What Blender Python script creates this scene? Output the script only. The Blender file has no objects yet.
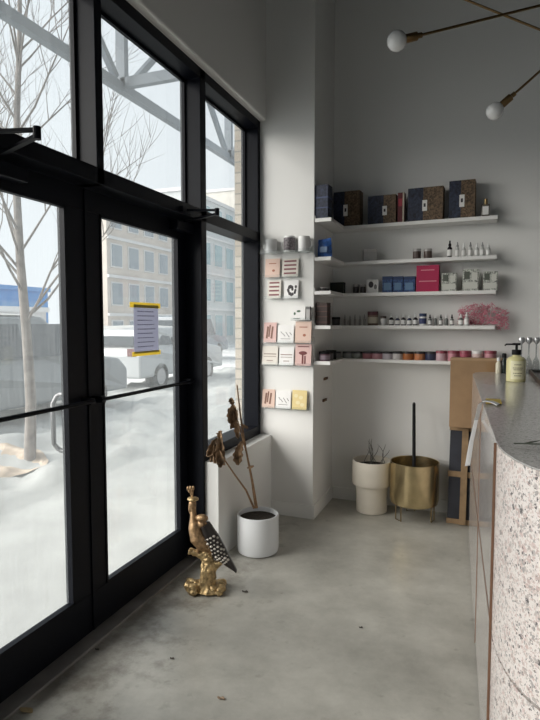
import bpy, bmesh, math, random
from mathutils import Vector, Matrix, noise
random.seed(7)
D = bpy.data
S = bpy.context.scene
COL = S.collection
PI = math.pi

# ------------------------------------------------------------------ camera
CAM = Vector((1.5605, 0.0, 1.45))
YAW, PITCH, FPX = math.radians(20.754), math.radians(3.8175), 558.6
cam_data = D.cameras.new('camera')
cam = D.objects.new('camera', cam_data)
COL.objects.link(cam)
cam.location = CAM
cam.rotation_euler = (PI/2 - PITCH, 0, YAW)
cam_data.sensor_fit = 'VERTICAL'
cam_data.sensor_height = 24.0
cam_data.lens = FPX/720*24.0
cam_data.clip_start = 0.05
cam_data.clip_end = 400
S.camera = cam

# ------------------------------------------------------------------ sky, sun, exposure
w = D.worlds.new('overcast_sky'); S.world = w
w.use_nodes = True
wn = w.node_tree.nodes; wl = w.node_tree.links
bg = wn['Background']
tc = wn.new('ShaderNodeTexCoord'); sep = wn.new('ShaderNodeSeparateXYZ')
rmp = wn.new('ShaderNodeValToRGB')
rmp.color_ramp.elements[0].position = 0.0; rmp.color_ramp.elements[0].color = (0.89, 0.955, 1.0, 1)
rmp.color_ramp.elements[1].position = 0.6; rmp.color_ramp.elements[1].color = (0.85, 0.935, 1.0, 1)
wl.new(tc.outputs['Generated'], sep.inputs[0]); wl.new(sep.outputs['Z'], rmp.inputs[0])
wl.new(rmp.outputs[0], bg.inputs[0])
bg.inputs[1].default_value = 0.70

sun_d = D.lights.new('soft_sun', 'SUN'); sun_d.energy = 5.0; sun_d.angle = math.radians(58)
sun_d.color = (1.0, 0.965, 0.91)
sun = D.objects.new('soft_sun', sun_d); COL.objects.link(sun)
sdir = Vector((0.70, 0.56, -0.52))
sun.rotation_euler = sdir.to_track_quat('-Z', 'Y').to_euler()
sun.location = (-6, 0, 8)

S.view_settings.view_transform = 'Standard'
S.view_settings.look = 'None'
S.view_settings.gamma = 1
S.view_settings.exposure = 0.60
S.view_settings.use_curve_mapping = False
S.cycles.diffuse_bounces = 8
S.cycles.max_bounces = 14
S.cycles.transparent_max_bounces = 24

# ------------------------------------------------------------------ helpers: rays from pixels used to measure places
_F = Vector((-math.sin(YAW)*math.cos(PITCH), math.cos(YAW)*math.cos(PITCH), -math.sin(PITCH)))
_R = Vector((math.cos(YAW), math.sin(YAW), 0)); _U = _R.cross(_F)
def ray(x, y): return _F + _R*((x-270)/FPX) - _U*((y-360)/FPX)
def onz(x, y, z): r = ray(x, y); return CAM + r*((z-CAM.z)/r.z)
def onx(x, y, X): r = ray(x, y); return CAM + r*((X-CAM.x)/r.x)
SK = -0.0538                       # the pier and the alcove wall run slightly off square
def onw(x, y, Y0):
    r = ray(x, y); return CAM + r*((Y0-CAM.y+SK*CAM.x)/(r.y-SK*r.x))
TH = math.atan(SK)
def wy(X, Y0): return Y0 + SK*X

# ------------------------------------------------------------------ materials
def mat(name, color=(0.8,0.8,0.8), rough=0.6, metal=0.0, spec=0.5, noise_amt=0.0, noise_scale=8.0, bump=0.0, bump_scale=60.0, coat=0.0, trans=0.0, emit=None, alpha=1.0, sheen=0.0):
    m = D.materials.new(name); m.use_nodes = True
    n = m.node_tree.nodes; l = m.node_tree.links; b = n['Principled BSDF']
    b.inputs['Base Color'].default_value = (*color, 1)
    b.inputs['Roughness'].default_value = rough
    b.inputs['Metallic'].default_value = metal
    b.inputs['Specular IOR Level'].default_value = spec
    b.inputs['Coat Weight'].default_value = coat
    b.inputs['Transmission Weight'].default_value = trans
    b.inputs['Alpha'].default_value = alpha
    t = n.new('ShaderNodeTexCoord')
    if noise_amt > 0:
        ns = n.new('ShaderNodeTexNoise'); ns.inputs['Scale'].default_value = noise_scale; ns.inputs['Detail'].default_value = 5
        r = n.new('ShaderNodeValToRGB')
        r.color_ramp.elements[0].color = (*[c*(1-noise_amt) for c in color], 1)
        r.color_ramp.elements[1].color = (*[min(1, c*(1+noise_amt)) for c in color], 1)
        r.color_ramp.elements[0].position = 0.3; r.color_ramp.elements[1].position = 0.7
        l.new(t.outputs['Object'], ns.inputs['Vector']); l.new(ns.outputs['Fac'], r.inputs[0]); l.new(r.outputs[0], b.inputs['Base Color'])
    if bump > 0:
        ns = n.new('ShaderNodeTexNoise'); ns.inputs['Scale'].default_value = bump_scale; ns.inputs['Detail'].default_value = 4
        bp = n.new('ShaderNodeBump'); bp.inputs['Strength'].default_value = bump; bp.inputs['Distance'].default_value = 0.01
        l.new(t.outputs['Object'], ns.inputs['Vector']); l.new(ns.outputs['Fac'], bp.inputs['Height']); l.new(bp.outputs[0], b.inputs['Normal'])
    return m

def glass_mat(name, tint=(0.955,0.955,0.95), haze=0.04, streak=True, gloss=0.05):
    m = D.materials.new(name); m.use_nodes = True
    n = m.node_tree.nodes; l = m.node_tree.links
    for x in list(n):
        if x.type != 'OUTPUT_MATERIAL': n.remove(x)
    out = [x for x in n if x.type == 'OUTPUT_MATERIAL'][0]
    tr = n.new('ShaderNodeBsdfTransparent'); tr.inputs[0].default_value = (*tint, 1)
    gl = n.new('ShaderNodeBsdfGlossy'); gl.inputs['Roughness'].default_value = 0.02
    di = n.new('ShaderNodeBsdfTranslucent'); di.inputs[0].default_value = (0.85,0.9,0.92,1)
    lw = n.new('ShaderNodeLayerWeight'); lw.inputs[0].default_value = 0.5
    pw = n.new('ShaderNodeMath'); pw.operation = 'POWER'; pw.inputs[1].default_value = 4.0
    fr = n.new('ShaderNodeMath'); fr.operation = 'MULTIPLY_ADD'; fr.inputs[1].default_value = 0.5; fr.inputs[2].default_value = 0.03
    l.new(lw.outputs['Facing'], pw.inputs[0]); l.new(pw.outputs[0], fr.inputs[0])
    m1 = n.new('ShaderNodeMixShader'); m2 = n.new('ShaderNodeMixShader')
    l.new(fr.outputs[0], m1.inputs[0]); l.new(tr.outputs[0], m1.inputs[1]); l.new(gl.outputs[0], m1.inputs[2])
    l.new(m1.outputs[0], m2.inputs[1]); l.new(di.outputs[0], m2.inputs[2])
    if streak:
        t = n.new('ShaderNodeTexCoord'); mp = n.new('ShaderNodeMapping'); mp.inputs['Scale'].default_value = (170, 170, 3)
        ns = n.new('ShaderNodeTexNoise'); ns.inputs['Scale'].default_value = 1.5; ns.inputs['Detail'].default_value = 4
        mr = n.new('ShaderNodeMapRange'); mr.inputs['From Min'].default_value = 0.3; mr.inputs['From Max'].default_value = 0.75
        mr.inputs['To Min'].default_value = haze*0.4; mr.inputs['To Max'].default_value = haze*2.2
        l.new(t.outputs['Object'], mp.inputs[0]); l.new(mp.outputs[0], ns.inputs['Vector']); l.new(ns.outputs['Fac'], mr.inputs[0]); l.new(mr.outputs[0], m2.inputs[0])
    else:
        m2.inputs[0].default_value = haze
    l.new(m2.outputs[0], out.inputs[0])
    return m

def terrazzo(name, base, chips, scale, density, rough=0.25, fine=1.0):
    """stone chips of given colours set in a base colour"""
    m = D.materials.new(name); m.use_nodes = True
    n = m.node_tree.nodes; l = m.node_tree.links; b = n['Principled BSDF']
    b.inputs['Roughness'].default_value = rough
    t = n.new('ShaderNodeTexCoord')
    cur = None
    for k, (sc, dens) in enumerate(((scale, density), (scale*2.3*fine, density*1.05))):
        dn = n.new('ShaderNodeTexNoise'); dn.inputs['Scale'].default_value = sc*1.3
        mx = n.new('ShaderNodeMix'); mx.data_type = 'RGBA'; mx.inputs['Factor'].default_value = 0.012
        l.new(t.outputs['Object'], dn.inputs['Vector']); l.new(t.outputs['Object'], mx.inputs['A']); l.new(dn.outputs['Color'], mx.inputs['B'])
        v = n.new('ShaderNodeTexVoronoi'); v.inputs['Scale'].default_value = sc; v.inputs['Randomness'].default_value = 1
        l.new(mx.outputs['Result'], v.inputs['Vector'])
        sp = n.new('ShaderNodeSeparateColor'); l.new(v.outputs['Color'], sp.inputs[0])
        cr = n.new('ShaderNodeValToRGB'); cr.color_ramp.interpolation = 'CONSTANT'
        els = cr.color_ramp.elements
        els[0].color = (*chips[0], 1)
        for i, c in enumerate(chips[1:]):
            e = els.new((i+1)/len(chips)) if i < len(chips)-2 else els[-1]
            e.position = (i+1)/len(chips); e.color = (*c, 1)
        l.new(sp.outputs['Red'], cr.inputs[0])
        # inside a chip: close to the cell centre, radius differs chip to chip
        thr = n.new('ShaderNodeMath'); thr.operation = 'MULTIPLY_ADD'; thr.inputs[1].default_value = 0.5; thr.inputs[2].default_value = dens-0.25
        l.new(sp.outputs['Green'], thr.inputs[0])
        lt = n.new('ShaderNodeMath'); lt.operation = 'LESS_THAN'
        l.new(v.outputs['Distance'], lt.inputs[0]); l.new(thr.outputs[0], lt.inputs[1])
        mm = n.new('ShaderNodeMix'); mm.data_type = 'RGBA'
        l.new(lt.outputs[0], mm.inputs['Factor']); l.new(cr.outputs[0], mm.inputs['B'])
        if cur is None: mm.inputs['A'].default_value = (*base, 1)
        else: l.new(cur, mm.inputs['A'])
        cur = mm.outputs['Result']
    l.new(cur, b.inputs['Base Color'])
    return m

def concrete():
    m = D.materials.new('polished_concrete'); m.use_nodes = True
    n = m.node_tree.nodes; l = m.node_tree.links; b = n['Principled BSDF']
    t = n.new('ShaderNodeTexCoord')
    a = n.new('ShaderNodeTexNoise'); a.inputs['Scale'].default_value = 2.4; a.inputs['Detail'].default_value = 12; a.inputs['Roughness'].default_value = 0.70
    r = n.new('ShaderNodeValToRGB'); r.color_ramp.elements[0].position = 0.3; r.color_ramp.elements[1].position = 0.72
    r.color_ramp.elements[0].color = (0.30,0.293,0.262,1); r.color_ramp.elements[1].color = (0.56,0.55,0.50,1)
    s = n.new('ShaderNodeTexNoise'); s.inputs['Scale'].default_value = 14; s.inputs['Detail'].default_value = 8
    r2 = n.new('ShaderNodeValToRGB'); r2.color_ramp.elements[0].position = 0.20; r2.color_ramp.elements[1].position = 0.36
    r2.color_ramp.elements[0].color = (0.55,0.54,0.52,1); r2.color_ramp.elements[1].color = (1,1,1,1)
    mx = n.new('ShaderNodeMix'); mx.data_type = 'RGBA'; mx.blend_type = 'MULTIPLY'; mx.inputs['Factor'].default_value = 0.8
    l.new(t.outputs['Object'], a.inputs['Vector']); l.new(t.outputs['Object'], s.inputs['Vector'])
    l.new(a.outputs['Fac'], r.inputs[0]); l.new(s.outputs['Fac'], r2.inputs[0])
    l.new(r.outputs[0], mx.inputs['A']); l.new(r2.outputs[0], mx.inputs['B']); 
    # trodden dirt along the door threshold, fading into the room in patches
    sx_ = n.new('ShaderNodeSeparateXYZ'); l.new(t.outputs['Object'], sx_.inputs[0])
    dn = n.new('ShaderNodeTexNoise'); dn.inputs['Scale'].default_value = 5; dn.inputs['Detail'].default_value = 8; dn.inputs['Roughness'].default_value = 0.7
    l.new(t.outputs['Object'], dn.inputs['Vector'])
    ad = n.new('ShaderNodeMath'); ad.operation = 'MULTIPLY_ADD'; ad.inputs[1].default_value = 2.2; l.new(dn.outputs['Fac'], ad.inputs[0]); l.new(sx_.outputs['X'], ad.inputs[2])
    dr = n.new('ShaderNodeValToRGB'); dr.color_ramp.elements[0].position = 0.50; dr.color_ramp.elements[1].position = 0.70
    dr.color_ramp.elements[0].color = (0.55,0.52,0.50,1); dr.color_ramp.elements[1].color = (1,1,1,1); hf = n.new('ShaderNodeMath'); hf.operation = 'MULTIPLY'; hf.inputs[1].default_value = 0.5; l.new(ad.outputs[0], hf.inputs[0]); l.new(hf.outputs[0], dr.inputs[0])
    mq = n.new('ShaderNodeMix'); mq.data_type = 'RGBA'; mq.blend_type = 'MULTIPLY'; mq.inputs['Factor'].default_value = 1.0
    l.new(mx.outputs['Result'], mq.inputs['A']); l.new(dr.outputs[0], mq.inputs['B']); l.new(mq.outputs['Result'], b.inputs['Base Color'])
    mr = n.new('ShaderNodeMapRange'); mr.inputs['To Min'].default_value = 0.18; mr.inputs['To Max'].default_value = 0.48
    l.new(a.outputs['Fac'], mr.inputs[0]); l.new(mr.outputs[0], b.inputs['Roughness'])
    bp = n.new('ShaderNodeBump'); bp.inputs['Strength'].default_value = 0.15; bp.inputs['Distance'].default_value = 0.01
    l.new(s.outputs['Fac'], bp.inputs['Height']); l.new(bp.outputs[0], b.inputs['Normal'])
    return m

M = {}
M['wall'] = mat('white_wall_paint', (0.78,0.775,0.755), 0.7, bump=0.04, bump_scale=180)
M['ceiling'] = mat('ceiling_paint', (0.05,0.05,0.05), 0.9)  # unseen ceiling, coloured dark to keep bounced light off the upper walls
M['dark_wall'] = mat('darkened_unseen_wall', (0.10,0.10,0.10), 0.8)  # for the unseen right and rear walls, darkened to weaken room bounce
M['trim'] = mat('white_trim_paint', (0.82,0.82,0.80), 0.45)
M['concrete'] = concrete()
M['black_metal'] = mat('black_anodised_metal', (0.004,0.005,0.009), 0.45, spec=0.15, noise_amt=0.1, noise_scale=30)
M['threshold'] = mat('grey_threshold_metal', (0.26,0.25,0.24), 0.5, metal=0.3, noise_amt=0.2)
M['glass'] = glass_mat('dusty_window_glass')
M['clear'] = glass_mat('clear_acrylic', (0.97,0.98,0.98), 0.04, False)
M['shelf'] = mat('white_shelf_paint', (0.80,0.79,0.77), 0.5)
M['side_stone'] = terrazzo('polished_side_terrazzo', (0.55,0.52,0.50), [(0.42,0.40,0.39),(0.66,0.60,0.58),(0.5,0.47,0.45)], 60, 0.35, 0.10)
M['terrazzo'] = terrazzo('pink_white_terrazzo', (0.86,0.80,0.77), [(0.42,0.39,0.38),(0.66,0.52,0.49),(0.60,0.48,0.45),(0.84,0.79,0.76),(0.55,0.50,0.48),(0.70,0.58,0.55),(0.12,0.11,0.11),(0.82,0.76,0.73),(0.50,0.44,0.42),(0.74,0.66,0.62)], 75, 0.40, 0.3)
M['top_stone'] = terrazzo('grey_top_terrazzo', (0.50,0.49,0.475), [(0.33,0.32,0.31),(0.54,0.53,0.51),(0.37,0.36,0.35),(0.60,0.58,0.56)], 110, 0.33, 0.17)
M['copper'] = mat('copper_trim_metal', (0.36,0.21,0.14), 0.4, metal=0.7)
M['brass'] = mat('brushed_brass', (0.56,0.45,0.26), 0.27, metal=1.0, noise_amt=0.12, noise_scale=14)
M['old_brass'] = mat('antique_brass', (0.22,0.14,0.065), 0.35, metal=1.0)
M['gold'] = mat('antique_gold_paint', (0.47,0.34,0.17), 0.42, metal=0.6, noise_amt=0.6, noise_scale=45, bump=0.4, bump_scale=90)
M['gold_dark'] = mat('bronze_gold_paint', (0.33,0.21,0.11), 0.42, metal=0.6, noise_amt=0.4, noise_scale=60, bump=0.3, bump_scale=110)
M['opal'] = mat('opal_bulb_glass', (0.84,0.84,0.83), 0.18, trans=0.0, coat=0.5)
M['ceramic'] = mat('white_glazed_ceramic', (0.76,0.78,0.80), 0.35)
M['cream'] = mat('cream_ceramic', (0.70,0.65,0.56), 0.7, bump=0.15, bump_scale=60, noise_amt=0.04)
M['soil'] = mat('dark_soil', (0.03,0.022,0.016), 0.95, bump=1.0, bump_scale=70, noise_amt=0.5, noise_scale=60)
M['dry_leaf'] = mat('dried_brown_leaf', (0.27,0.175,0.10), 0.75, noise_amt=0.7, noise_scale=25, bump=0.5, bump_scale=60)
M['dry_stem'] = mat('dried_stem', (0.24,0.14,0.07), 0.8, noise_amt=0.3, noise_scale=30)
M['twig'] = mat('dark_grass_twig', (0.15,0.145,0.13), 0.8)
M['black'] = mat('matte_black', (0.008,0.008,0.009), 0.7, spec=0.25)
M['cardboard'] = mat('brown_cardboard', (0.33,0.21,0.115), 0.85, noise_amt=0.08, noise_scale=12)
M['wood'] = mat('pine_wood', (0.27,0.175,0.09), 0.6, noise_amt=0.2, noise_scale=20)
M['board'] = mat('dark_chalkboard', (0.018,0.020,0.030), 0.55, noise_amt=0.3)
M['white'] = mat('white_paper', (0.80,0.79,0.77), 0.8)
M['ink'] = mat('dark_ink', (0.05,0.045,0.05), 0.7)

def backlit(name, color, amt=0.55):
    m = mat(name, color, 0.7); n = m.node_tree.nodes; l = m.node_tree.links
    tr = n.new('ShaderNodeBsdfTranslucent'); tr.inputs[0].default_value = (*color, 1)
    mx = n.new('ShaderNodeMixShader'); mx.inputs[0].default_value = amt
    out = [x for x in n if x.type == 'OUTPUT_MATERIAL'][0]
    l.new(n['Principled BSDF'].outputs[0], mx.inputs[1]); l.new(tr.outputs[0], mx.inputs[2]); l.new(mx.outputs[0], out.inputs[0])
    return m
def cmat(name, c, rough=0.6, **k):
    if name not in M: M[name] = mat(name, c, rough, **k)
    return M[name]

# ------------------------------------------------------------------ mesh builder
class MB:
    def __init__(s): s.bm = bmesh.new()
    def box(s, lo, hi, mtx=None, bev=0.0):
        lo = Vector(lo); hi = Vector(hi)
        r = bmesh.ops.create_cube(s.bm, size=1.0)
        for v in r['verts']:
            v.co = Vector(((v.co.x+0.5)*(hi.x-lo.x)+lo.x, (v.co.y+0.5)*(hi.y-lo.y)+lo.y, (v.co.z+0.5)*(hi.z-lo.z)+lo.z))
            if mtx: v.co = mtx @ v.co
        if bev > 0:
            es = list({e for v in r['verts'] for e in v.link_edges})
            bmesh.ops.bevel(s.bm, geom=es, offset=bev, segments=2, affect='EDGES', profile=0.7)
        return s
    def bar(s, a, b, w, h=None, up=(0,0,1)):
        h = h or w; a = Vector(a); b = Vector(b); d = (b-a); L = d.length; d.normalize()
        u = Vector(up); sx = d.cross(u)
        if sx.length < 1e-4: sx = d.cross(Vector((1,0,0)))
        sx.normalize(); u = sx.cross(d)
        m = Matrix((( sx.x,d.x,u.x,a.x),(sx.y,d.y,u.y,a.y),(sx.z,d.z,u.z,a.z),(0,0,0,1)))
        return s.box((-w/2,0,-h/2), (w/2,L,h/2), m)
    def lathe(s, prof, n=32, c=(0,0,0), cap0=True, cap1=True, mtx=None):
        rings = []
        for (r, z) in prof:
            ring = []
            for i in range(n):
                a = 2*PI*i/n
                p = Vector((c[0]+r*math.cos(a), c[1]+r*math.sin(a), c[2]+z))
                if mtx: p = mtx @ p
                ring.append(s.bm.verts.new(p))
            rings.append(ring)
        for k in range(len(rings)-1):
            for i in range(n):
                s.bm.faces.new((rings[k][i], rings[k][(i+1)%n], rings[k+1][(i+1)%n], rings[k+1][i]))
        if cap0: s.bm.faces.new(rings[0][::-1])
        if cap1: s.bm.faces.new(rings[-1])
        return s
    def cyl(s, c, r, h, n=24, mtx=None): return s.lathe([(r,0),(r,h)], n, c, mtx=mtx)
    def tube(s, pts, rads, n=8, flat=None):
        pts = [Vector(p) for p in pts]
        if not hasattr(rads, '__len__'): rads = [rads]*len(pts)
        rings = []; prev = None
        for i, p in enumerate(pts):
            d = (pts[min(i+1, len(pts)-1)] - pts[max(i-1, 0)]).normalized()
            if prev is None:
                x = d.cross(Vector((0,0,1)))
                if x.length < 0.1: x = d.cross(Vector((0,1,0)))
            else: x = prev - d*prev.dot(d)
            x.normalize(); prev = x; y = d.cross(x)
            rings.append([s.bm.verts.new(p + (x*math.cos(2*PI*k/n) + y*math.sin(2*PI*k/n))*rads[i]) for k in range(n)])
        for k in range(len(rings)-1):
            for i in range(n):
                s.bm.faces.new((rings[k][i], rings[k][(i+1)%n], rings[k+1][(i+1)%n], rings[k+1][i]))
        s.bm.faces.new(rings[0][::-1]); s.bm.faces.new(rings[-1])
        return s
    def ball(s, c, r, seg=20, sc=(1,1,1), mtx=None):
        q = bmesh.ops.create_uvsphere(s.bm, u_segments=seg, v_segments=max(6, seg*2//3), radius=1)
        for v in q['verts']:
            p = Vector((v.co.x*r*sc[0], v.co.y*r*sc[1], v.co.z*r*sc[2]))
            if mtx: p = mtx @ p
            v.co = p + Vector(c)
        return s
    def prism(s, poly, z0, z1):
        a = [s.bm.verts.new((p[0], p[1], z0)) for p in poly]; b = [s.bm.verts.new((p[0], p[1], z1)) for p in poly]
        n = len(poly)
        for i in range(n): s.bm.faces.new((a[i], a[(i+1)%n], b[(i+1)%n], b[i]))
        s.bm.faces.new(a[::-1]); s.bm.faces.new(b)
        return s
    def grid(s, fn, nu, nv, thick=None):
        vs = [[s.bm.verts.new(fn(i/nu, j/nv)) for j in range(nv+1)] for i in range(nu+1)]
        for i in range(nu):
            for j in range(nv): s.bm.faces.new((vs[i][j], vs[i+1][j], vs[i+1][j+1], vs[i][j+1]))
        return s
    def build(s, name, m, parent=None, smooth=False, loc=None, rz=0.0, bevel=0.0, angle=40):
        bmesh.ops.recalc_face_normals(s.bm, faces=s.bm.faces[:])
        me = D.meshes.new(name); s.bm.to_mesh(me); s.bm.free()
        ms = m if isinstance(m, (list, tuple)) else [m]
        for x in ms: me.materials.append(x)
        if smooth:
            for p in me.polygons: p.use_smooth = True
            me.set_sharp_from_angle(angle=math.radians(angle))
        o = D.objects.new(name, me); COL.objects.link(o)
        if loc is not None: o.location = loc
        o.rotation_euler.z = rz
        if parent: o.parent = parent
        if bevel > 0:
            b = o.modifiers.new('bevel', 'BEVEL'); b.width = bevel; b.segments = 2; b.limit_method = 'ANGLE'
        return o

def tag(o, label, cat, group=None):
    o['label'] = label; o['category'] = cat
    if group: o['group'] = group
    return o
def thing(name, label, cat, loc=(0,0,0), rz=0.0, group=None):
    o = D.objects.new(name, None); COL.objects.link(o); o.location = loc; o.rotation_euler.z = rz
    o.empty_display_size = 0.1
    return tag(o, label, cat, group)
def struct(o): o['kind'] = 'structure'; return o
def structe(name, loc=(0,0,0)):
    o = D.objects.new(name, None); COL.objects.link(o); o.location = loc; o['kind'] = 'structure'; return o
def copy_tree(o, parent=None):
    c = o.copy(); COL.objects.link(c); c.parent = parent
    for ch in [x for x in D.objects if x.parent == o]: copy_tree(ch, c)
    return c

# ================================================================== ROOM SHELL
RX, RY0, CZ = 5.6, -3.0, 4.4
YP, YB, XC = 3.918, 4.466, 0.423
o = struct(MB().prism([(-0.135,RY0-0.1),(RX+0.1,RY0-0.1),(RX+0.1,wy(RX,YB)+0.1),(-0.135,YB+0.1)], -0.2, 0.0).build('floor', M['concrete']))
struct(MB().box((-0.3,RY0-0.1,CZ), (RX+0.1,YB+0.15,CZ+0.15)).build('ceiling', M['ceiling']))
struct(MB().prism([(-0.2,wy(-0.2,YB)),(RX+0.1,wy(RX+0.1,YB)),(RX+0.1,YB+0.15),(-0.2,YB+0.15)], -0.1, CZ).build('wall_back', M['wall']))
struct(MB().box((RX,RY0,-0.1), (RX+0.1,wy(RX,YB),CZ)).build('wall_right', M['dark_wall']))
g = MB(); g.box((-0.2,RY0-0.1,-0.1), (2.4,RY0,CZ)); g.box((2.4,RY0-0.1,2.4), (RX,RY0,CZ)); g.box((2.4,RY0-0.1,-0.1), (RX,RY0,0.3)); g.box((4.9,RY0-0.1,0.3), (RX,RY0,2.4))
struct(g.build('wall_rear', M['dark_wall']))
sr = structe('added_rear_window')  # unseen window, added in the rear wall to let more daylight in
for k, x_ in enumerate((2.40, 3.62, 4.84)):
    MB().box((x_,RY0-0.1,0.3), (x_+0.06,RY0,2.4)).build('mullion', M['black_metal'], sr)
for zz in (0.3, 2.34): MB().box((2.4,RY0-0.1,zz), (4.9,RY0,zz+0.06)).build('window_rail', M['black_metal'], sr)
for k, x_ in enumerate((2.46, 3.68)):
    MB().box((x_,RY0-0.06,0.36), ((3.62,4.84)[k],RY0-0.054,2.34)).build('glass_pane', M['glass'], sr)
# pier between the window and the shelf alcove
struct(MB().prism([(-0.135,wy(0,YP)),(XC,wy(XC,YP)),(XC,wy(XC,YB)+0.02),(-0.135,YB+0.02)], -0.1, CZ).build('wall_pier', M['wall'], bevel=0.004))
# bulkhead over the storefront
struct(MB().prism([(-0.135,RY0),(0.05,RY0),(0.05,YP),(-0.135,YP)], 2.925, CZ).build('wall_left', M['wall'], bevel=0.012))
# knee wall under the side lite, and its twins behind the camera
struct(MB().box((-0.12,3.0,-0.1), (0.09,wy(0.05,YP)+0.01,0.605)).build('wall_knee', M['trim'], bevel=0.004))
struct(MB().box((-0.12,RY0,-0.1), (0.09,1.06,0.605)).build('wall_knee_rear', M['trim'], bevel=0.004))
# baseboards
b = MB(); m_ = 0.012
b.prism([(0.09,wy(0.09,YP)-m_),(XC+m_,wy(XC,YP)-m_),(XC+m_,wy(XC,YB)),(XC,wy(XC,YB)),(XC,wy(XC,YP)),(0.09,wy(0.09,YP))], 0, 0.105)
struct(b.build('baseboard_pier', M['trim'], bevel=0.003))
struct(MB().prism([(XC+m_,wy(XC,YB)-m_),(RX,wy(RX,YB)-m_),(RX,wy(RX,YB)),(XC+m_,wy(XC,YB))], 0, 0.10).build('baseboard_back', M['trim'], bevel=0.003))

# ================================================================== STOREFRONT
sf = structe('window_1')
XI, XG = 0.0, -0.115
jambs = [(3.869,3.918,0.605),(2.975,3.044,0.0),(2.026,2.074,2.05),(1.055,1.125,0.0),(0.03,0.09,0.605),(-0.99,-0.93,0.605),(-2.0,-1.94,0.605),(-3.0,-2.95,0.605)]
for (y0, y1, z0) in jambs:
    MB().box((XG-0.02,y0,z0), (XI,y1,2.925)).build('mullion', M['black_metal'], sf, bevel=0.003)
MB().box((XG-0.02,RY0,2.868), (XI,3.918,2.925)).build('head_rail', M['black_metal'], sf, bevel=0.002)
MB().box((XG-0.02,RY0,2.05), (XI,3.918,2.118)).build('transom_rail', M['black_metal'], sf, bevel=0.002)
for (a, c) in ((3.044,3.869),(RY0,1.055)):
    MB().box((XG-0.02,a,0.605), (XI,c,0.672)).build('sill_rail', M['black_metal'], sf, bevel=0.002)
ys = [(3.044,3.869),(2.074,2.975),(1.125,2.026),(0.09,1.055),(-0.93,0.03),(-1.94,-0.99),(-2.95,-2.0)]  # bays behind the camera are unseen, added to admit daylight
for i, (a, c) in enumerate(ys):
    MB().box((XG-0.006,a,2.118), (XG,c,2.868)).build('glass_pane', M['glass'], sf)
    if i not in (1, 2): MB().box((XG-0.006,a,0.672), (XG,c,2.05)).build('glass_pane', M['glass'], sf)
    # narrow glazing beads round the upper panes
    bd = MB()
    for zz in (2.118, 2.852): bd.box((XG,a,zz), (XG+0.018,c,zz+0.016))
    for yy in (a, c-0.014): bd.box((XG,yy,2.118), (XG+0.018,yy+0.014,2.868))
    bd.build('glazing_bead', M['black_metal'], sf)
# threshold
struct(MB().box((-0.16,1.125,-0.02), (-0.03,2.975,0.012)).build('trim_threshold', M['threshold'], bevel=0.003))

def door(n, y0, y1, ga, gb, hinge_left):
    t = structe('door_%d' % n)
    X0, X1 = -0.15, -0.105
    f = MB()
    f.box((X0,y0,0.015), (X1,y1,0.197)); f.box((X0,y0,1.949), (X1,y1,2.047))
    f.box((X0,y0,0.197), (X1,ga,1.949)); f.box((X0,gb,0.197), (X1,y1,1.949))
    f.build('door_frame', M['black_metal'], t, bevel=0.003)
    MB().box((-0.133,ga,0.197), (-0.127,gb,1.949)).build('glass_pane', M['glass'], t)
    bd = MB()
    for zz in (0.197, 1.937): bd.box((-0.127,ga,zz), (X1+0.004,gb,zz+0.012))
    for yy in (ga, gb-0.012): bd.box((-0.127,yy,0.197), (X1+0.004,yy+0.012,1.949))
    bd.build('glazing_bead', M['black_metal'], t)
    pb = MB()
    pb.tube([(-0.055,y0+0.02,1.10),(-0.055,y1-0.02,1.10)], 0.0095, 12)
    pb.build('push_bar', M['black_metal'], t, smooth=True)
    for yy in (y0+0.035, y1-0.035):
        MB().box((X1,yy-0.014,1.085), (-0.05,yy+0.014,1.115), bev=0.003).build('bar_bracket', M['black_metal'], t)
    return t
d1 = door(1, 1.130, 2.064, 1.245, 1.942, True)
d2 = door(2, 2.070, 2.970, 2.168, 2.885, False)
# tubular outside pull on the left leaf
p1 = onx(50, 402, -0.22); zt, zb = 1.14, 0.88
hx = -0.215
MB().tube([(-0.15,1.99,zt),(-0.20,1.985,zt+0.004),(hx,1.97,zt-0.01),(hx,1.90,zt-0.012)][:1] + [(-0.15,1.99,1.13),(-0.20,1.99,1.13),(-0.215,1.985,1.12),(-0.222,1.97,1.09),(-0.222,1.97,0.91),(-0.215,1.985,0.885),(-0.20,1.99,0.875),(-0.15,1.99,0.875)], 0.011, 10).build('pull_handle', cmat('grey_steel', (0.16,0.16,0.165), 0.35, metal=0.8), d1, smooth=True)
# glazing for the gap: astragal on the right leaf
MB().box((-0.106,2.060,0.02), (-0.098,2.078,2.04)).build('astragal', M['black_metal'], d2)

def closer(d, elbow_px):
    e = onz(*elbow_px, 2.058); yb = e.y+0.10; ys_ = e.y-0.04
    MB().box((-0.105,yb-0.13,1.975), (-0.050,yb+0.13,2.03), bev=0.006).build('closer_body', M['black_metal'], d)
    a = MB()
    a.bar((-0.07,yb,2.040), (e.x,e.y,2.048), 0.020, 0.010)
    a.tube([(-0.07,yb,2.028),(-0.07,yb,2.047)], 0.014, 12)
    a.tube([(e.x,e.y,2.038),(e.x,e.y,2.078)], 0.013, 12)
    a.bar((e.x,e.y,2.068), (0.012,ys_,2.072), 0.020, 0.010)
    a.box((0.0,ys_-0.05,2.056), (0.020,ys_+0.05,2.088), bev=0.003)
    a.build('closer_arm', M['black_metal'], d)
closer(d1, (37,133))
closer(d2, (217,212))

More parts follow.
